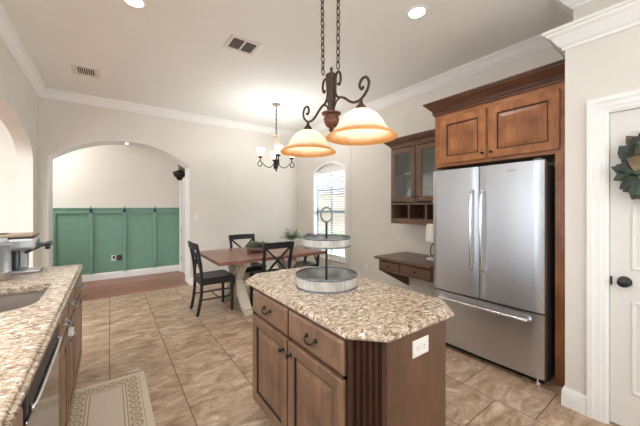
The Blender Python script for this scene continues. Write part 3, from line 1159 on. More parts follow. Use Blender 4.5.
obj('handle', tube(bm_new(), smooth_path(p, 6), 0.013, 10), M['chrome'], d, smooth=True)
obj('toe_grille', box(bm_new(), fx + 0.06, fx + 0.09, fy0 + 0.02, fy1 - 0.02, 0.012, 0.058), M['dark'], fr)
for y in (fy0 + 0.05, fy1 - 0.05):
    obj('levelling_foot', lathe(bm_new(), [(0, 0), (0.016, 0), (0.016, 0.012), (0.007, 0.016), (0.007, 0.06), (0, 0.06)], 12, (fx + 0.04, y, 0)), M['plate'], fr)

# ------------------------------------------------------------------ cabinet over and beside the refrigerator
cx, cy0, cy1, cz0, cz1 = 2.85, 0.665, 1.80, 1.822, 2.40
fc = thing('refrigerator_cabinet', 'warm brown two door cabinet with crown surrounding the top of the refrigerator', 'cabinet', (3.13, 1.23, 0))
obj('carcass', box(bm_new(), cx, XR - 0.005, cy0, cy1, cz0, cz1), M['cabh'], fc)
obj('side_panel', box(bm_new(), cx, XR - 0.005, cy0, 0.758, 0.0, cz0), M['cab'], fc)
obj('side_panel', box(bm_new(), cx, XR - 0.005, 1.775, cy1, 0.0, cz0), M['cab'], fc)
fF = lambda u, v, w: (cx - w, u, v)
fF2 = lambda u, v, w: (cx - 0.02 - w, u, v)
for u0, u1, ku in ((0.725, 1.250, 1.222), (1.272, 1.735, 1.300)):
    d = obj('door', nested(bm_new(), fF, u0, u1, cz0 + 0.03, 2.325, door_loops(fr=0.075), (4, 5)), M['cab'], fc, second=M['groove'])
    knob(d, M['iron'], fF2, ku, cz0 + 0.085, 0.012)
cr = [(0, 2.375), (0.014, 2.375), (0.016, 2.392), (0.022, 2.40), (0.022, 2.425), (0.028, 2.432), (0.042, 2.447), (0.070, 2.478), (0.078, 2.483), (0.080, 2.494), (0.092, 2.497), (0.092, 2.512), (0, 2.512)]
obj('crown_moulding', sweep(bm_new(), cr, [(cx, cy0), (cx, cy1), (XR - 0.005, cy1)], side=1), M['crownwood'], fc)
b = bm_new()
n = 46
for i in range(n):
    u = cy0 + 0.012 + (cy1 - cy0) * i / n
    prism(b, [(u, 2.404), (u + 0.014, 2.404), (u + 0.014, 2.421), (u, 2.421)], fF, 0.020, 0.028)
obj('dentil_strip', b, M['walnut_dark'], fc)

# ------------------------------------------------------------------ glazed wall cabinet over the desk
gx, gy0, gy1 = 3.10, 1.802, 2.62
gc = thing('glazed_wall_cabinet', 'brown wall cabinet with two glass doors and open cubbies above the desk', 'cabinet', (3.26, 2.2, 1.18))
b = bm_new()
box(b, gx, XR - 0.005, gy1 - 0.02, gy1, 1.18, 2.22)
box(b, gx, XR - 0.005, gy0, gy0 + 0.02, 1.18, 2.22)
box(b, gx, XR - 0.005, gy0 + 0.02, gy1 - 0.02, 2.18, 2.22)
box(b, gx, XR - 0.005, gy0 + 0.02, gy1 - 0.02, 1.43, 1.455)
box(b, gx, XR - 0.005, gy0 + 0.02, gy1 - 0.02, 1.18, 1.25)
box(b, XR - 0.02, XR - 0.005, gy0 + 0.02, gy1 - 0.02, 1.25, 2.18)
obj('carcass', b, M['hutch'], gc)
b = bm_new()
b.free()
for y in (gy1 - 0.285, gy1 - 0.535):
    obj('cubby_divider', box(bm_new(), gx + 0.004, XR - 0.022, y - 0.012, y + 0.012, 1.25, 1.43), M['hutch'], gc)
obj('cubby_back', box(bm_new(), XR - 0.028, XR - 0.021, gy0 + 0.02, gy1 - 0.02, 1.251, 1.429), M['deep'], gc)
obj('shelf', box(bm_new(), gx + 0.02, XR - 0.022, gy0 + 0.022, gy1 - 0.022, 1.80, 1.82), M['hutch'], gc)
fG = lambda u, v, w: (gx - w, u, v)
fG2 = lambda u, v, w: (gx - 0.02 - w, u, v)
for u0, u1, ku in ((2.225, 2.605, 2.25), (1.815, 2.195, 2.17)):
    d = obj('door', ring4(bm_new(), fG, u0, u1, 1.47, 2.165, 0.065, 0.0, 0.02), M['hutch'], gc)
    obj('glass_pane', prism(bm_new(), [(u0 + 0.06, 1.53), (u1 - 0.06, 1.53), (u1 - 0.06, 2.105), (u0 + 0.06, 2.105)], fG, 0.006, 0.010), M['cabglass'], d)
    knob(d, M['iron'], fG2, ku, 1.53, 0.011)
obj('centre_stile', box(bm_new(), gx - 0.004, gx + 0.02, 2.195, 2.225, 1.45, 2.19), M['hutch'], gc)
gr = [(0, 2.205), (0.016, 2.205), (0.02, 2.225), (0.04, 2.24), (0.068, 2.265), (0.075, 2.28), (0.085, 2.283), (0.085, 2.298), (0, 2.298)]
obj('crown_moulding', sweep(bm_new(), gr, [(gx, gy0), (gx, gy1), (XR - 0.005, gy1)], side=1), M['desk'], gc)
# dishes inside
b = bm_new()
lathe(b, [(0, 0), (0.04, 0), (0.085, 0.012), (0.09, 0.09), (0.085, 0.09), (0.078, 0.02), (0, 0.014)], 24, (3.27, 2.40, 1.455))
tag(obj('serving_bowl', b, M['dish'], smooth=True), 'cream bowl behind the left glass door of the wall cabinet', 'bowl')
b = lathe(bm_new(), [(0.0, 0), (0.075, 0.0), (0.075, 0.012), (0.06, 0.07), (0.03, 0.11), (0.008, 0.118), (0.012, 0.135), (0, 0.14)], 24, (3.27, 2.40, 1.5455))
tag(obj('glass_dome', b, M['pot'], smooth=True), 'pale dome lid on the cream bowl inside the glass cabinet', 'dish cover')
b = lathe(bm_new(), [(0, 0), (0.03, 0), (0.034, 0.08), (0.031, 0.08), (0.027, 0.006), (0, 0.005)], 16, (3.22, 2.04, 1.455))
tag(obj('white_cup', b, M['pot'], smooth=True), 'small white cup behind the right glass door of the wall cabinet', 'cup')
b = bm_new()
for k in range(5):
    lathe(b, [(0, 0.0), (0.05, 0.0), (0.09, 0.012), (0.088, 0.016), (0.05, 0.005), (0, 0.005)], 24, (3.27, 2.41, 1.82 + 0.0062 * k))
b.free()
for k in range(4):
    b = lathe(bm_new(), [(0, 0.0), (0.05, 0.0), (0.09, 0.012), (0.088, 0.016), (0.05, 0.005), (0, 0.005)], 24, (3.27, 2.41, 1.82 + 0.0062 * k))
    tag(obj('dinner_plate', b, M['pot'], smooth=True), 'pale plate in the low stack on the middle shelf of the glass cabinet', 'plate', 'plates stacked in the glass cabinet')

# ------------------------------------------------------------------ built-in desk
dx, dY0, dY1 = 2.78, 1.805, 2.61
dk = thing('built_in_desk', 'dark brown built in desk with two drawers between refrigerator and dining window', 'desk', (3.1, 2.2, 0.3))
obj('desk_top', box(bm_new(), dx, XR - 0.005, dY0, dY1 + 0.02, 0.732, 0.765, 0.006), M['desk'], dk)
obj('apron', box(bm_new(), dx + 0.06, XR - 0.005, dY0, dY1 - 0.01, 0.575, 0.731), M['desk'], dk)
fD = lambda u, v, w: (dx + 0.06 - w, u, v)
fD2 = lambda u, v, w: (dx + 0.042 - w, u, v)
for u0, u1 in ((2.265, 2.59), (1.83, 2.245)):
    d = obj('drawer', nested(bm_new(), fD, u0, u1, 0.592, 0.715, slab_loops(0.018)), M['desk'], dk)
    knob(d, M['iron'], fD2, (u0 + u1) / 2, 0.655, 0.011)
b = prism(bm_new(), [(dx + 0.07, 0.575), (XR - 0.005, 0.575), (XR - 0.005, 0.29)], XZ, dY1 - 0.045, dY1 - 0.015)
obj('bracket', b, M['desk'], dk)

lp = thing('desk_lamp', 'small white table lamp on the desk beside the refrigerator', 'lamp', (3.17, 2.02, 0.765))
lx, ly = 3.17, 2.02
obj('base', lathe(bm_new(), [(0, 0), (0.085, 0), (0.085, 0.012), (0.06, 0.022), (0.02, 0.03), (0, 0.03)], 24, (lx, ly, 0.765)), M['pot'], lp, smooth=True, auto=40)
b = tube(bm_new(), smooth_path([(lx, ly, 0.79), (lx, ly + 0.045, 0.84), (lx, ly + 0.035, 0.92), (lx, ly, 0.97), (lx, ly, 1.05)], 5), 0.007, 8)
tube(b, smooth_path([(lx, ly, 0.79), (lx, ly - 0.045, 0.84), (lx, ly - 0.035, 0.92), (lx, ly, 0.97)], 5), 0.007, 8)
obj('stem', b, M['iron'], lp, smooth=True)
obj('lamp_shade', lathe(bm_new(), [(0.098, 0.985), (0.086, 1.20), (0.084, 1.20), (0.096, 0.985)], 28, (lx, ly, 0), closed=True), M['linen'], lp, smooth=True, auto=50)

# ------------------------------------------------------------------ sink run on the left
ccx = -0.215
counter('granite_countertop', 'long speckled beige granite countertop at left holding the sink and coffee machine',
        [(-0.805, -2.0), (-0.188, -2.0), (-0.188, 3.265), (-0.805, 3.265)], 0.868, 0.905,
        hole=[(-0.76, 1.98), (-0.42, 1.98), (-0.36, 2.0), (-0.325, 2.04), (-0.305, 2.10), (-0.305, 2.545), (-0.76, 2.545)])
sk = thing('kitchen_sink', 'taupe undermount sink set in the left granite countertop', 'sink', (-0.53, 2.26, 0.66))
b = bm_new()
x0, x1, y0, y1, zt, zb = -0.775, -0.285, 1.965, 2.565, 0.867, 0.655
for z, g in ((zt, 0), (zb, 0.03)):
    pass
out = [(x0, y0), (x1, y0), (x1, y1), (x0, y1)]
lo = [(x0 + 0.03, y0 + 0.03), (x1 - 0.03, y0 + 0.03), (x1 - 0.03, y1 - 0.03), (x0 + 0.03, y1 - 0.03)]
A = [b.verts.new((*p, zt)) for p in out]; B = [b.verts.new((*p, zb)) for p in lo]
A2 = [b.verts.new((p[0] * 1 + (-0.008 if p[0] == x0 else 0.008), p[1] + (-0.008 if p[1] == y0 else 0.008), zt)) for p in out]
B2 = [b.verts.new((*p, zb - 0.01)) for p in [(x0 + 0.02, y0 + 0.02), (x1 - 0.02, y0 + 0.02), (x1 - 0.02, y1 - 0.02), (x0 + 0.02, y1 - 0.02)]]
for i in range(4):
    j = (i + 1) % 4
    b.faces.new((A[i], A[j], B[j], B[i])); b.faces.new((A2[i], B2[i], B2[j], A2[j])); b.faces.new((A[i], A2[i], A2[j], A[j]))
b.faces.new(B); b.faces.new(B2[::-1])
obj('basin', b, M['sink'], sk)
obj('bowl_divider', box(bm_new(), x0 + 0.012, x1 - 0.012, 2.30, 2.325, 0.66, 0.775, 0.008), M['sink'], sk)
obj('drain', lathe(bm_new(), [(0, 0), (0.045, 0), (0.045, 0.004), (0.03, 0.006), (0, 0.004)], 20, (-0.53, 2.13, 0.655)), M['chrome'], sk)

fL = lambda u, v, w: (ccx + w, u, v)
fL2 = lambda u, v, w: (ccx + 0.02 + w, u, v)


def base_cab(label, y0, y1, units, drawer=True):
    t = thing('base_cabinet', label, 'cabinet', (-0.5, (y0 + y1) / 2, 0))
    if 'sink' in label:
        b = bm_new()
        box(b, -0.80, ccx, y0, y0 + 0.018, 0.10, 0.866); box(b, -0.80, ccx, y1 - 0.018, y1, 0.10, 0.866)
        box(b, -0.80, ccx, y0 + 0.018, y1 - 0.018, 0.10, 0.12); box(b, ccx - 0.02, ccx, y0 + 0.018, y1 - 0.018, 0.12, 0.866)
        box(b, -0.80, -0.785, y0 + 0.018, y1 - 0.018, 0.12, 0.866)
    else:
        b = box(bm_new(), -0.80, ccx, y0, y1, 0.10, 0.866)
    obj('body', b, M['walnut'], t)
    obj('toe_kick', box(bm_new(), -0.78, ccx - 0.07, y0, y1, 0, 0.10), M['toe'], t)
    w = (y1 - y0) / units
    for i in range(units):
        u0, u1 = y0 + i * w + 0.014, y0 + (i + 1) * w - 0.014
        d = obj('drawer', nested(bm_new(), fL, u0, u1, 0.715, 0.85, slab_loops()), M['walnut'], t)
        pull(d, M['nickel'], fL2, (u0 + u1) / 2, 0.785)
        d = obj('door', nested(bm_new(), fL, u0, u1, 0.125, 0.69, door_loops(fr=0.06), (4, 5)), M['walnut'], t, second=M['groove'])
        ku = u1 - 0.03 if (i % 2 == 0) else u0 + 0.03
        knob(d, M['nickel'], fL2, ku, 0.64, 0.013)
    return t


base_cab('brown base cabinet under the sink with drawer fronts, nearest the coffee machine end', 1.83, 2.60, 2)
base_cab('narrow brown end cabinet of the left counter beside the dining area', 2.602, 3.235, 1)
base_cab('brown base cabinet in the nearest left corner beside the dishwasher', -0.9, 1.16, 3)
dw = thing('dishwasher', 'stainless dishwasher with black control strip under the left counter', 'dishwasher', (-0.5, 1.5, 0))
obj('tub', box(bm_new(), -0.79, ccx - 0.005, 1.175, 1.815, 0.02, 0.866), M['dark'], dw)
obj('door', box(bm_new(), ccx - 0.004, ccx + 0.022, 1.18, 1.81, 0.11, 0.775, 0.004), M['steeldw'], dw)
cs = obj('control_strip', box(bm_new(), ccx - 0.004, ccx + 0.018, 1.18, 1.81, 0.782, 0.862, 0.004), M['black'], dw)
obj('handle', tube(bm_new(), smooth_path([(ccx + 0.02, 1.22, 0.80), (ccx + 0.032, 1.23, 0.80), (ccx + 0.034, 1.495, 0.80), (ccx + 0.032, 1.76, 0.80), (ccx + 0.02, 1.77, 0.80)], 5), 0.007, 8), M['chrome'], dw, smooth=True)
# white cabinet latch
b = box(bm_new(), ccx + 0.020, ccx + 0.045, 2.185, 2.225, 0.655, 0.70, 0.006)
tag(obj('cabinet_latch', b, M['plate']), 'white plastic child latch on the sink cabinet door beside its knob', 'latch')

# coffee machine
cm = thing('coffee_machine', 'silver pod coffee machine with raised dark handle on the left counter', 'coffee machine', (-0.52, 3.12, 0.905))


def rounded(x0, x1, y0, y1, z0, z1, r=0.02):
    return box(bm_new(), x0, x1, y0, y1, z0, z1, r)


obj('drip_tray', rounded(-0.62, -0.385, 3.02, 3.17, 0.905, 0.93, 0.010), M['silver'], cm)
obj('tower', rounded(-0.66, -0.55, 3.02, 3.22, 0.905, 1.20, 0.018), M['silver'], cm)
obj('brew_cavity', rounded(-0.551, -0.515, 3.045, 3.165, 0.932, 1.065, 0.006), M['darkplastic'], cm)
obj('spout_column', rounded(-0.516, -0.470, 3.13, 3.19, 0.932, 1.065, 0.008), M['silver'], cm)
obj('brew_head', rounded(-0.60, -0.405, 3.03, 3.19, 1.075, 1.172, 0.025), M['silver'], cm)
obj('lid', rounded(-0.70, -0.415, 3.015, 3.22, 1.174, 1.200, 0.010), M['tray_lid'], cm)
p = [(-0.47, 3.11, 1.055), (-0.42, 3.10, 1.085), (-0.36, 3.09, 1.115), (-0.33, 3.09, 1.118)]
b = bm_new()
for s in (-0.05, 0.05):
    tube(b, smooth_path([(x, y + s, z) for x, y, z in p], 5), 0.012, 8)
box(b, -0.40, -0.325, 3.035, 3.165, 1.098, 1.122, 0.008)
box(b, -0.365, -0.335, 3.075, 3.115, 1.070, 1.10, 0.006)
obj('handle', b, M['darkplastic'], cm, smooth=True, auto=40)
cm.location.x -= 0.045
# steel canister to its left
kx, ky = -0.66, 2.875
cn = thing('steel_canister', 'round brushed steel lidded canister cut by the left edge of the view', 'canister', (kx, ky, 0.905))
b = lathe(bm_new(), [(0, 0), (0.100, 0), (0.106, 0.008), (0.106, 0.05), (0.109, 0.055), (0.106, 0.06), (0.106, 0.225), (0, 0.225)], 40, (kx, ky, 0.905))
obj('body', b, M['silver'], cn, smooth=True, auto=40)
b = lathe(bm_new(), [(0, 0.226), (0.112, 0.226), (0.116, 0.238), (0.110, 0.250), (0.08, 0.258), (0.02, 0.262), (0.02, 0.276), (0, 0.278)], 40, (kx, ky, 0.905))
obj('lid', b, M['silver'], cn, smooth=True, auto=50)

# ------------------------------------------------------------------ rug
b = box(bm_new(), -0.275, 0.235, 1.155, 2.875, 0.001, 0.009, 0.003)
tag(obj('kitchen_runner', b, M['rug']), 'beige patterned runner rug on the tile beside the left cabinets', 'rug')

# ------------------------------------------------------------------ dining table
tX0, tX1, tY0, tY1, tz1 = 1.05, 2.66, 3.48, 4.60, 0.735
tcX, tcY = (tX0 + tX1) / 2, (tY0 + tY1) / 2
dt = thing('dining_table', 'reddish plank top trestle dining table with cream painted legs', 'table', (tcX, tcY, 0))
b = bm_new()
nb = 6
for i in range(nb):
    w = (tY1 - tY0) / nb
    box(b, tX0 + 0.0, tX1, tY0 + i * w + 0.0008, tY0 + (i + 1) * w - 0.0008, tz1 - 0.042, tz1, 0.003)
obj('tabletop', b, M['tabletop'], dt)


def trestle(X):
    bm = bm_new()
    hw = 0.05

    def bar(pts, ws):
        # curved flat bar in the YZ plane
        P = smooth_path([(0, y, z) for y, z in pts], 6)
        kk = len(P)
        L_, R_ = [], []
        for i, p in enumerate(P):
            t = (P[min(i + 1, kk - 1)] - P[max(i - 1, 0)]).normalized()
            nrm_ = Vector((0, -t.z, t.y))
            w = ws[0] + (ws[1] - ws[0]) * i / (kk - 1)
            L_.append((p.y + nrm_.y * w, p.z + nrm_.z * w)); R_.append((p.y - nrm_.y * w, p.z - nrm_.z * w))
        prism(bm, L_ + R_[::-1], YZ, X - hw, X + hw)
    for s in (-1, 1):
        bar([(tcY + s * 0.41, 0.03), (tcY + s * 0.30, 0.13), (tcY + s * 0.16, 0.26), (tcY + s * 0.03, 0.38)], (0.05, 0.055))
        bar([(tcY + s * 0.03, 0.38), (tcY + s * 0.14, 0.50), (tcY + s * 0.25, 0.62)], (0.055, 0.04))
        box(bm, X - hw, X + hw, tcY + s * 0.41 - 0.07, tcY + s * 0.41 + 0.06, 0.0, 0.05, 0.006)
    box(bm, X - hw, X + hw, tcY - 0.10, tcY + 0.10, 0.32, 0.46, 0.01)
    box(bm, X - 0.045, X + 0.045, tY0 + 0.14, tY1 - 0.14, 0.61, tz1 - 0.042, 0.006)
    return bm


for X in (1.46, 2.25):
    obj('trestle_leg', trestle(X), M['cream'], dt)
obj('stretcher', box(bm_new(), 1.46, 2.25, tcY - 0.035, tcY + 0.035, 0.34, 0.44, 0.006), M['cream'], dt)

# ------------------------------------------------------------------ dining chairs
ch = thing('dining_chair', 'black cross back chair at the left end of the table, turned sideways', 'chair', (0, 0, 0), 'black chairs around the dining table')


def seat_bm():
    bm = bm_new()
    pts = [(-0.20, -0.20), (-0.225, 0.20), (-0.20, 0.225), (0.20, 0.225), (0.225, 0.20), (0.20, -0.20)]
    a = [bm.verts.new((x, y, 0.44)) for x, y in pts]
    c = [bm.verts.new((x, y, 0.468)) for x, y in pts]
    c2 = [bm.verts.new((x * 0.95, y * 0.95, 0.476)) for x, y in pts]
    c3 = [bm.verts.new((x * 0.55, y * 0.55, 0.468)) for x, y in pts]
    k = len(pts)
    bm.faces.new(a[::-1]); bm.faces.new(c3)
    for A, B in ((a, c), (c, c2), (c2, c3)):
        for i in range(k):
            bm.faces.new((A[i], A[(i + 1) % k], B[(i + 1) % k], B[i]))
    return bm


def sqbar(bm, pts, w, d):
    """rectangular bar along pts: half width w in x, half depth d perpendicular"""
    rings = []
    P = [Vector(p) for p in pts]
    kk = len(P)
    for i, p in enumerate(P):
        t = (P[min(i + 1, kk - 1)] - P[max(i - 1, 0)]).normalized()
        u = Vector((1, 0, 0)) - t * t.x
        u.normalize()
        v = t.cross(u)
        wi = w[0] + (w[1] - w[0]) * i / (kk - 1) if isinstance(w, tuple) else w
        di = d[0] + (d[1] - d[0]) * i / (kk - 1) if isinstance(d, tuple) else d
        rings.append([bm.verts.new(p + u * a * wi + v * c * di) for a, c in ((-1, -1), (1, -1), (1, 1), (-1, 1))])
    for A, B in zip(rings, rings[1:]):
        for i in range(4):
            bm.faces.new((A[i], A[(i + 1) % 4], B[(i + 1) % 4], B[i]))
    bm.faces.new(rings[0][::-1]); bm.faces.new(rings[-1])
    return bm


obj('seat', seat_bm(), M['black'], ch)
for s in (-1, 1):
    obj('leg', sqbar(bm_new(), [(s * 0.195, 0.195, 0), (s * 0.195, 0.195, 0.44)], (0.013, 0.02), (0.013, 0.02)), M['black'], ch)
for s in (-1, 1):
    P = smooth_path([(s * 0.175, -0.245, 0), (s * 0.182, -0.205, 0.22), (s * 0.187, -0.195, 0.45), (s * 0.195, -0.215, 0.68), (s * 0.20, -0.262, 0.925)], 5)
    obj('leg', sqbar(bm_new(), P, 0.016, (0.016, 0.017)), M['black'], ch)
b = bm_new()
P = smooth_path([(-0.222, -0.258, 0.895), (-0.11, -0.276, 0.897), (0, -0.281, 0.898), (0.11, -0.276, 0.897), (0.222, -0.258, 0.895)], 4)
rings = []
for p in P:
    rings.append([b.verts.new(p + Vector((0, dy_, dz_))) for dy_, dz_ in ((-0.012, -0.042), (0.010, -0.036), (-0.006, 0.042), (-0.024, 0.036))])
for A, B in zip(rings, rings[1:]):
    for i in range(4):
        b.faces.new((A[i], A[(i + 1) % 4], B[(i + 1) % 4], B[i]))
b.faces.new(rings[0][::-1]); b.faces.new(rings[-1])
obj('top_rail', b, M['black'], ch)
b = bm_new()
sqbar(b, [(-0.185, -0.198, 0.49), (-0.05, -0.215, 0.64), (0.185, -0.25, 0.865)], 0.011, 0.011)
sqbar(b, [(0.185, -0.186, 0.49), (0.05, -0.203, 0.64), (-0.185, -0.238, 0.865)], 0.011, 0.011)
obj('cross_back', b, M['black'], ch)
b = bm_new()
box(b, -0.195, 0.195, 0.185, 0.205, 0.385, 0.44); box(b, -0.185, 0.185, -0.205, -0.185, 0.385, 0.44)
for s in (-1, 1):
    sqbar(b, [(s * 0.186, -0.195, 0.412), (s * 0.195, 0.195, 0.412)], 0.010, 0.027)
obj('seat_rail', b, M['black'], ch)
b = bm_new()
for s in (-1, 1):
    tube(b, [(s * 0.181, -0.21, 0.20), (s * 0.195, 0.195, 0.20)], 0.010, 8)
    tube(b, [(s * 0.184, -0.205, 0.30), (s * 0.195, 0.195, 0.30)], 0.009, 8) if s == 1 else None
tube(b, [(-0.188, 0.02, 0.20), (0.188, 0.02, 0.20)], 0.010, 8)
obj('stretcher', b, M['black'], ch)
ch.location = (1.15, 4.09, 0)
ch.rotation_euler = (0, 0, -PI / 2)
copy_thing(ch, (1.81, 3.675, 0), 0, 'black cross back chair on the near side of the table, seen from behind')
copy_thing(ch, (1.80, 4.45, 0), PI, 'black cross back chair on the far side of the table against the pale wall')
copy_thing(ch, (2.54, 4.02, 0), PI / 2, 'black cross back chair at the right table end, half behind the tray stand')

# ------------------------------------------------------------------ table centrepieces


def leaf(bm, base, dirv, up, length, width, bend=0.2, fold=0.15):
    d = Vector(dirv).normalized()
    u = Vector(up)
    s = d.cross(u)
    if s.length < 1e-3:
        s = d.cross(Vector((1, 0, 0.2)))
    s.normalize()
    u = s.cross(d)
    base = Vector(base)
    rows = []
    for i, (t, w) in enumerate(((0, 0.12), (0.25, 0.8), (0.5, 1.0), (0.75, 0.75), (1.0, 0.05))):
        c = base + d * length * t - u * bend * length * t * t
        rows.append([bm.verts.new(c - s * width * w * 0.5 + u * fold * width * w), bm.verts.new(c), bm.verts.new(c + s * width * w * 0.5 + u * fold * width * w)])
    for A, B in zip(rows, rows[1:]):
        for i in range(2):
            bm.faces.new((A[i], A[i + 1], B[i + 1], B[i]))


px, py = 2.40, 4.08
pp = thing('potted_fern', 'small green fern in a white pot at the right end of the dining table', 'plant', (px, py, tz1))
obj('pot', lathe(bm_new(), [(0, 0), (0.058, 0), (0.082, 0.03), (0.092, 0.09), (0.085, 0.165), (0.080, 0.165), (0.082, 0.10), (0.06, 0.14), (0, 0.145)], 28, (px, py, tz1)), M['pot'], pp, smooth=True)
b = bm_new()
for i in range(46):
    a = random.uniform(0, 2 * PI)
    el = random.uniform(0.25, 1.35)
    L = random.uniform(0.14, 0.23)
    d = Vector((math.cos(a) * math.cos(el), math.sin(a) * math.cos(el), math.sin(el)))
    base = Vector((px + 0.03 * math.cos(a), py + 0.03 * math.sin(a), tz1 + 0.15))
    P = [base + d * L * t - Vector((0, 0, 0.10 * L * 6 * t * t * 0.4)) for t in (0, .25, .5, .75, 1)]
    for q in range(1, 5):
        t = (P[q] - P[q - 1]).normalized()
        sd = t.cross(Vector((0, 0, 1))).normalized()
        for sgn in (-1, 1):
            leaf(b, P[q], t * 0.6 + sd * sgn, (0, 0, 1), 0.06 - 0.006 * q, 0.026, 0.3)
obj('foliage', b, M['fern'], pp)
bx, by = 1.79, 4.06
cp = thing('planter_bowl', 'low weathered bowl of grey green succulents in the middle of the dining table', 'centrepiece', (bx, by, tz1))
obj('bowl', lathe(bm_new(), [(0, 0), (0.10, 0), (0.155, 0.03), (0.168, 0.075), (0.158, 0.075), (0.14, 0.05), (0, 0.05)], 28, (bx, by, tz1)), M['bowl'], cp, smooth=True)
b = bm_new()
for i in range(15):
    a = random.uniform(0, 2 * PI)
    r = random.uniform(0, 0.13)
    c = Vector((bx + r * math.cos(a), by + r * math.sin(a), tz1 + 0.055))
    for j in range(12):
        aa = 2 * PI * j / 12 * 1.62
        el = 0.4 + 0.9 * j / 12
        leaf(b, c, (math.cos(aa) * math.cos(el), math.sin(aa) * math.cos(el), math.sin(el)), (0, 0, 1), random.uniform(0.07, 0.11), 0.034, -0.1)
obj('succulents', b, M['sage'], cp)

# ------------------------------------------------------------------ island pendant light
PXc, PYc = 1.15, 1.459
pl = thing('island_pendant_light', 'bronze scroll two light pendant with amber glass bell shades over the island', 'ceiling light', (PXc, PYc, H))


def chain(bm, top, bot, link=0.052, r=0.0038):
    top = Vector(top); bot = Vector(bot)
    n = int((top - bot).length / (link * 0.78))
    d = (bot - top).normalized()
    for i in range(n):
        c = top + (bot - top) * ((i + 0.5) / n)
        s = Vector((1, 0, 0)) if i % 2 else Vector((0, 1, 0))
        pts = [c + s * 0.011 * math.cos(a) + d * link * 0.5 * math.sin(a) for a in [2 * PI * k / 12 for k in range(12)]]
        tube(bm, pts, r, 5, closed=True)


for y, zt in ((1.549, 2.285), (1.392, 2.262)):
    yt = y + (0.012 if y > 1.45 else -0.004)
    obj('canopy', lathe(bm_new(), [(0, H - 0.001), (0.06, H - 0.001), (0.06, H - 0.012), (0.03, H - 0.03), (0.01, H - 0.04), (0, H - 0.04)], 24, (PXc, yt, 0)), M['bronze'], pl, smooth=True, auto=40)
    b = bm_new()
    chain(b, (PXc, yt, H - 0.035), (PXc, y, zt))
    obj('chain', b, M['bronze'], pl, smooth=True)
P2 = lambda y, z: (PXc, y, z)
b = lathe(bm_new(), [(0, 2.300), (0.006, 2.296), (0.011, 2.284), (0.006, 2.272), (0.013, 2.266), (0.013, 2.258), (0.034, 2.250), (0.039, 2.240), (0.035, 2.228), (0.036, 2.20), (0.030, 2.10), (0.020, 2.03), (0.018, 2.005), (0, 2.005)], 24, (PXc, PYc, 0))
obj('column', b, M['bronze'], pl, smooth=True, auto=45)
b = lathe(bm_new(), [(0, 2.006), (0.05, 2.006), (0.062, 2.002), (0.062, 1.994), (0.046, 1.988), (0.046, 1.975), (0.050, 1.965), (0.046, 1.94), (0.034, 1.918), (0.018, 1.908), (0.014, 1.902), (0.017, 1.895), (0.012, 1.884), (0, 1.880)], 28, (PXc, PYc, 0))
obj('urn', b, M['copper'], pl, smooth=True, auto=45)


def scroll(cy, cz, r0, r1, a0, turns, n=22):
    return [(cy + (r0 + (r1 - r0) * i / n) * math.cos(a0 + turns * 2 * PI * i / n), cz + (r0 + (r1 - r0) * i / n) * math.sin(a0 + turns * 2 * PI * i / n)) for i in range(n + 1)]


for sg, ys in ((-1, 1.188), (1, 1.730)):
    o = lambda d, z: P2(PYc + sg * d, z)
    b = bm_new()
    dS = abs(ys - PYc)
    # upper scroll: small curl at the chain, down along the column, out into the long arm
    top = [(0.066, 2.170), (0.080, 2.160), (0.092, 2.185), (0.088, 2.225), (0.068, 2.243), (0.048, 2.228), (0.042, 2.190), (0.040, 2.145), (0.046, 2.110), (0.068, 2.084), (0.10, 2.074), (0.135, 2.056), (0.175, 2.026), (0.22, 2.008), (dS, 2.012),
           (dS + 0.046, 2.044), (dS + 0.062, 2.086), (dS + 0.040, 2.122), (dS + 0.004, 2.120), (dS - 0.012, 2.090), (dS + 0.004, 2.066), (dS + 0.020, 2.077)]
    tube(b, [o(*q) for q in smooth_path([(a, c, 0) for a, c in top], 5) for q in [(q.x, q.y)]], 0.0078, 8)
    # short brace from the urn rim up to the arm
    br = [(0.022, 2.008), (0.034, 2.04), (0.055, 2.066), (0.085, 2.076)]
    tube(b, [o(q.x, q.y) for q in smooth_path([(a, c, 0) for a, c in br], 5)], 0.0065, 8)
    obj('scroll_arm', b, M['bronze'], pl, smooth=True)
    sh_loc = (PXc, ys, 0)
    prof = [(0.024, 1.953), (0.055, 1.944), (0.095, 1.918), (0.122, 1.882), (0.138, 1.850), (0.158, 1.826), (0.186, 1.806), (0.199, 1.796), (0.200, 1.790), (0.195, 1.790),
            (0.182, 1.799), (0.154, 1.819), (0.133, 1.846), (0.117, 1.879), (0.091, 1.913), (0.052, 1.939), (0.024, 1.948)]
    s = obj('lamp_shade', lathe(bm_new(), prof, 48, sh_loc, closed=True), M['shade'], pl, smooth=True)
    obj('fitter', lathe(bm_new(), [(0, 2.006), (0.010, 2.006), (0.012, 1.988), (0.026, 1.971), (0.034, 1.954), (0.03, 1.946), (0, 1.946)], 20, sh_loc), M['bronze'], s, smooth=True)
    bb_ = lathe(bm_new(), [(0, 1.945), (0.014, 1.93), (0.016, 1.91), (0.029, 1.888), (0.030, 1.872), (0.02, 1.850), (0, 1.845)], 16, sh_loc)
    obj('bulb', bb_, M['bulb'], s, smooth=True)
    light('pendant_bulb_light', (PXc, ys, 1.875), 18, (1.0, 0.95, 0.88), 0.03, pl)

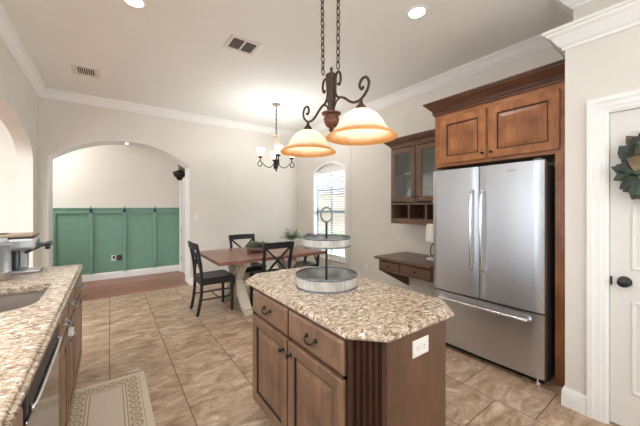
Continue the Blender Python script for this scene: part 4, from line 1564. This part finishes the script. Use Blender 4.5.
# ------------------------------------------------------------------ dining chandelier
cX, cY = 2.155, 4.16
cd = thing('chandelier', 'iron four arm chandelier with small frosted cups over the dining table', 'ceiling light', (cX, cY, H))
obj('canopy', lathe(bm_new(), [(0, H - 0.001), (0.065, H - 0.001), (0.067, H - 0.012), (0.03, H - 0.03), (0.008, H - 0.045), (0, H - 0.045)], 24, (cX, cY, 0)), M['stone'], cd, smooth=True, auto=40)
b = bm_new()
chain(b, (cX, cY, H - 0.04), (cX, cY, 2.60), 0.045, 0.0042)
tube(b, [(cX + 0.006, cY, H - 0.04), (cX + 0.006, cY, 2.60)], 0.004, 6)
obj('chain', b, M['iron'], cd, smooth=True)
b = lathe(bm_new(), [(0, 2.60), (0.018, 2.595), (0.012, 2.57), (0.06, 2.560), (0.062, 2.552), (0.025, 2.545), (0.02, 2.51), (0.03, 2.48), (0.036, 2.45), (0.03, 2.41), (0.026, 2.35), (0.03, 2.30), (0.02, 2.27), (0, 2.27)], 24, (cX, cY, 0))
obj('carved_column', b, M['stone'], cd, smooth=True, auto=45)
b = lathe(bm_new(), [(0, 2.27), (0.014, 2.27), (0.014, 2.17), (0.05, 2.155), (0.05, 2.13), (0.035, 2.11), (0.04, 2.07), (0.03, 2.03), (0.012, 2.00), (0.015, 1.985), (0, 1.96)], 24, (cX, cY, 0))
obj('hub', b, M['iron'], cd, smooth=True, auto=45)
cvec = math.atan2(-cY, -cX)
for i in range(4):
    a = cvec + 0.14 + 2 * PI * i / 4
    q = lambda r, z: (cX + r * math.cos(a), cY + r * math.sin(a), z)
    pts = [(0.03, 2.12), (0.06, 2.06), (0.11, 2.03), (0.17, 2.05), (0.235, 2.115), (0.262, 2.125), (0.285, 2.10), (0.285, 2.06), (0.262, 2.04), (0.235, 2.05), (0.228, 2.075), (0.245, 2.085)]
    b = tube(bm_new(), [q(p.x, p.y) for p in smooth_path([(r, z, 0) for r, z in pts], 5)], 0.007, 7)
    tube(b, [q(0.25, 2.12), q(0.25, 2.18)], 0.009, 7)
    arm = obj('arm', b, M['iron'], cd, smooth=True)
    pc = q(0.25, 0)
    light('chandelier_bulb_light', (pc[0], pc[1], 2.345), 4.1, (0.96, 0.98, 1.0), 0.03, cd)
    obj('cup_holder', lathe(bm_new(), [(0, 2.175), (0.03, 2.178), (0.036, 2.20), (0, 2.198)], 16, (pc[0], pc[1], 0)), M['iron'], arm, smooth=True)
    obj('glass_cup', lathe(bm_new(), [(0.018, 2.20), (0.036, 2.205), (0.045, 2.24), (0.05, 2.285), (0.068, 2.325), (0.065, 2.327), (0.046, 2.288), (0.041, 2.24), (0.032, 2.21), (0.018, 2.206)], 24, (pc[0], pc[1], 0), closed=True), M['cup'], arm, smooth=True)

# ------------------------------------------------------------------ recessed lights
for x, y, lab in ((0.156, 2.745, 'lit recessed ceiling light over the left counter side of the ceiling'),
                  (2.102, 1.497, 'lit recessed ceiling light between pendant and refrigerator crown'),
                  (0.3, 0.2, 'added unseen recessed ceiling light behind the camera above the left counter'),  # from here on, unseen lamps added to fill the kitchen
                  (1.1, -0.7, 'added unseen recessed ceiling light behind the camera in front of the pantry'),
                  (0.6, -1.6, 'added unseen recessed ceiling light behind the camera nearest the rear wall opening')):
    t = thing('recessed_light', lab, 'ceiling light', (x, y, H), 'recessed ceiling lights')
    obj('trim_ring', lathe(bm_new(), [(0.062, H - 0.001), (0.092, H - 0.001), (0.092, H - 0.004), (0.085, H - 0.009), (0.068, H - 0.010), (0.062, H - 0.004)], 32, (x, y, 0), closed=True), M['trim'], t, smooth=True, auto=40)
    obj('lens', lathe(bm_new(), [(0, H - 0.0015), (0.062, H - 0.0015), (0.066, H - 0.005), (0, H - 0.006)], 32, (x, y, 0)), M['canlens'], t)
    light('recessed_lamp', (x, y, H - 0.03), 15, (0.93, 0.97, 1.0), 0.06, t, 'SPOT', math.radians(150))

t = thing('puck_light', 'tiny lit puck light under the crown of the hall arch', 'light', (0.22, YB + 0.1, 2.43))
pz = zc + R * math.cos(math.asin((0.22 - acx) / R)) - 0.008
obj('puck_body', lathe(bm_new(), [(0, pz + 0.004), (0.03, pz + 0.004), (0.03, pz - 0.012), (0.024, pz - 0.016), (0, pz - 0.016)], 20, (0.22, YB + 0.10, 0)), M['trim'], t)
obj('puck_lens', lathe(bm_new(), [(0, pz - 0.0165), (0.022, pz - 0.0165), (0.018, pz - 0.020), (0, pz - 0.021)], 20, (0.22, YB + 0.10, 0)), M['canlens'], t)

# ------------------------------------------------------------------ ceiling vents
x0, x1, y0, y1 = 0.94, 1.245, 2.72, 2.975
v = thing('return_air_vent', 'square ceiling grille with two dark louvred panels above the island', 'vent', ((x0 + x1) / 2, (y0 + y1) / 2, H))
fU = lambda u, w_, d: (u, w_, H - d)
obj('frame', ring4(bm_new(), fU, x0, x1, y0, y1, 0.035, 0.001, 0.010), M['ventlight'], v)
obj('divider', box(bm_new(), (x0 + x1) / 2 - 0.009, (x0 + x1) / 2 + 0.009, y0 + 0.03, y1 - 0.03, H - 0.009, H - 0.001), M['ventlight'], v)
b = bm_new()
y = y0 + 0.04
while y < y1 - 0.04:
    prism(b, [(y, H - 0.002), (y + 0.003, H - 0.002), (y + 0.011, H - 0.008), (y + 0.008, H - 0.008)], YZ, x0 + 0.034, x1 - 0.034)
    y += 0.012
obj('louvres', b, M['ventdark'], v)
obj('backing', box(bm_new(), x0 + 0.02, x1 - 0.02, y0 + 0.02, y1 - 0.02, H - 0.0018, H - 0.0005), M['dark'], v)
x0, x1, y0, y1 = -0.368, -0.098, 4.36, 4.665
v = thing('ceiling_register', 'white ceiling register with small slots near the left crown corner', 'vent', ((x0 + x1) / 2, (y0 + y1) / 2, H))
obj('frame', ring4(bm_new(), fU, x0, x1, y0, y1, 0.045, 0.001, 0.010), M['ventlight'], v)
b = bm_new()
for row in (0, 1, 2):
    for k in range(9):
        xx = x0 + 0.047 + k * 0.0205
        yy = y0 + 0.05 + row * 0.072
        box(b, xx, xx + 0.008, yy, yy + 0.062, H - 0.008, H - 0.001)
obj('louvres', b, M['ventlight'], v)
obj('backing', box(bm_new(), x0 + 0.05, x1 - 0.05, y0 + 0.05, y1 - 0.05, H - 0.0018, H - 0.0005), M['dark'], v)

# ------------------------------------------------------------------ plates on the walls
sw = thing('light_switch', 'white light switch on the back wall right of the arch', 'switch', (1.275, YB, 1.15))
fB = lambda u, v, w: (u, YB - w, v)
obj('cover_plate', nested(bm_new(), fB, 1.235, 1.315, 1.145, 1.262, [(0, 0), (0, 0.003), (0.005, 0.006), (0.01, 0.006)]), M['plate'], sw)
obj('rocker', nested(bm_new(), fB, 1.258, 1.292, 1.17, 1.237, [(0, 0.006), (0.002, 0.010), (0.004, 0.010)]), M['plate'], sw)
so = thing('wall_outlet', 'small white outlet low on the right wall left of the desk', 'outlet', (XR, 3.415, 0.34))
fR = lambda u, v, w: (XR - w, u, v)
obj('cover_plate', nested(bm_new(), fR, 3.378, 3.452, 0.335, 0.45, [(0, 0), (0, 0.003), (0.005, 0.006), (0.01, 0.006)]), M['plate'], so)
for zc_ in (0.372, 0.413):
    obj('receptacle', prism(bm_new(), arc_pts(3.415, zc_, 0.016, 0.014, 0, 2 * PI * 0.96, 15), fR, 0.004, 0.008), M['ventlight'], so)
fH = lambda u, v, w: (u, YG - 0.008 - w, v)
go = thing('wall_outlet', 'white outlet with dark blue plug low on the green wainscot', 'outlet', (0.055, YG - 0.01, 0.34))
obj('cover_plate', nested(bm_new(), fH, 0.02, 0.095, 0.345, 0.455, [(0, 0), (0, 0.003), (0.005, 0.006), (0.01, 0.006)]), M['plate'], go)
obj('night_light', nested(bm_new(), fH, 0.045, 0.08, 0.39, 0.445, [(0, 0.006), (0, 0.03), (0.006, 0.035), (0.01, 0.035)]), M['blueglow'], go)
gp = nested(bm_new(), fH, 0.112, 0.195, 0.345, 0.45, [(0, 0), (0, 0.003), (0.005, 0.006), (0.01, 0.006)])
tag(obj('blank_plate', gp, M['bronze']), 'dark bronze wall plate beside the white outlet on the green wall', 'wall plate')
ords = {-0.29: 'leftmost', 0.235: 'middle', 0.76: 'rightmost'}
for xb in (-0.29, 0.235, 0.76):
    t = thing('coat_hook', 'dark coat hook on the %s of the three visible green battens' % ords[xb], 'hook', (xb, YG - 0.042, 1.29), 'coat hooks on the green wainscot')
    obj('back_plate', box(bm_new(), xb - 0.024, xb + 0.024, YG - 0.050, YG - 0.042, 1.295, 1.362, 0.003), M['blueglow'], t)
    b = tube(bm_new(), smooth_path([(xb, YG - 0.05, 1.34), (xb, YG - 0.085, 1.335), (xb, YG - 0.105, 1.36), (xb, YG - 0.10, 1.40), (xb, YG - 0.094, 1.425)], 5), 0.006, 7)
    tube(b, smooth_path([(xb, YG - 0.05, 1.315), (xb, YG - 0.07, 1.30), (xb, YG - 0.08, 1.315)], 4), 0.006, 7)
    obj('hook', b, M['iron'], t, smooth=True)

# rustic ornament above the hall door
orn = thing('wall_ornament', 'rustic brown wood block with dark metal ornament high on the hall wall', 'wall decoration', (1.2, 6.3, 1.9))
obj('wood_block', box(bm_new(), 1.10, 1.238, 6.15, 6.36, 2.125, 2.31, 0.01), M['bowl'], orn)
b = bm_new()
lathe(b, [(0, 2.125), (0.05, 2.12), (0.10, 2.09), (0.105, 2.04), (0.07, 2.0), (0.05, 1.95), (0.03, 1.93), (0, 1.925)], 14, (1.115, 6.27, 0))
for a in range(6):
    t = 2 * PI * a / 6
    tube(b, smooth_path([(1.115, 6.27, 2.05), (1.115 + 0.07 * math.cos(t), 6.27 + 0.07 * math.sin(t), 2.0), (1.115 + 0.10 * math.cos(t), 6.27 + 0.10 * math.sin(t), 2.05), (1.115 + 0.11 * math.cos(t), 6.27 + 0.11 * math.sin(t), 2.10)], 4), 0.012, 6)
obj('metal_ornament', b, M['iron'], orn, smooth=True)

# ------------------------------------------------------------------ wreath on the pantry door
wx, wy, wz = sX, 0.165, 1.645
wr_ = thing('door_wreath', 'dark green magnolia leaf wreath hanging on the white pantry door', 'wreath', (wx, wy, wz))
b = tube(bm_new(), [(wx - 0.03, wy + 0.125 * math.cos(2 * PI * i / 32), wz + 0.125 * math.sin(2 * PI * i / 32)) for i in range(32)], 0.022, 8, closed=True)
obj('twig_ring', b, M['bowl'], wr_)
b = bm_new(); b2 = bm_new()
for i in range(96):
    a = 2 * PI * i / 96 + random.uniform(-0.08, 0.08)
    rr = random.choice((0.08, 0.11, 0.13))
    tw = random.uniform(-0.8, 0.8) + 0.5
    radial = Vector((0, math.cos(a), math.sin(a)))
    tang = Vector((0, -math.sin(a), math.cos(a)))
    d = radial * math.cos(tw) + tang * math.sin(tw) + Vector((-random.uniform(0.05, 0.7), 0, 0))
    base = Vector((wx - 0.035, wy, wz)) + radial * rr
    leaf(b if i % 6 else b2, base, d, (-1, 0, 0.2), random.uniform(0.10, 0.135), random.uniform(0.068, 0.09), 0.15, 0.10)
obj('leaves', b, M['leaf'], wr_)
obj('brown_leaves', b2, M['leafback'], wr_)
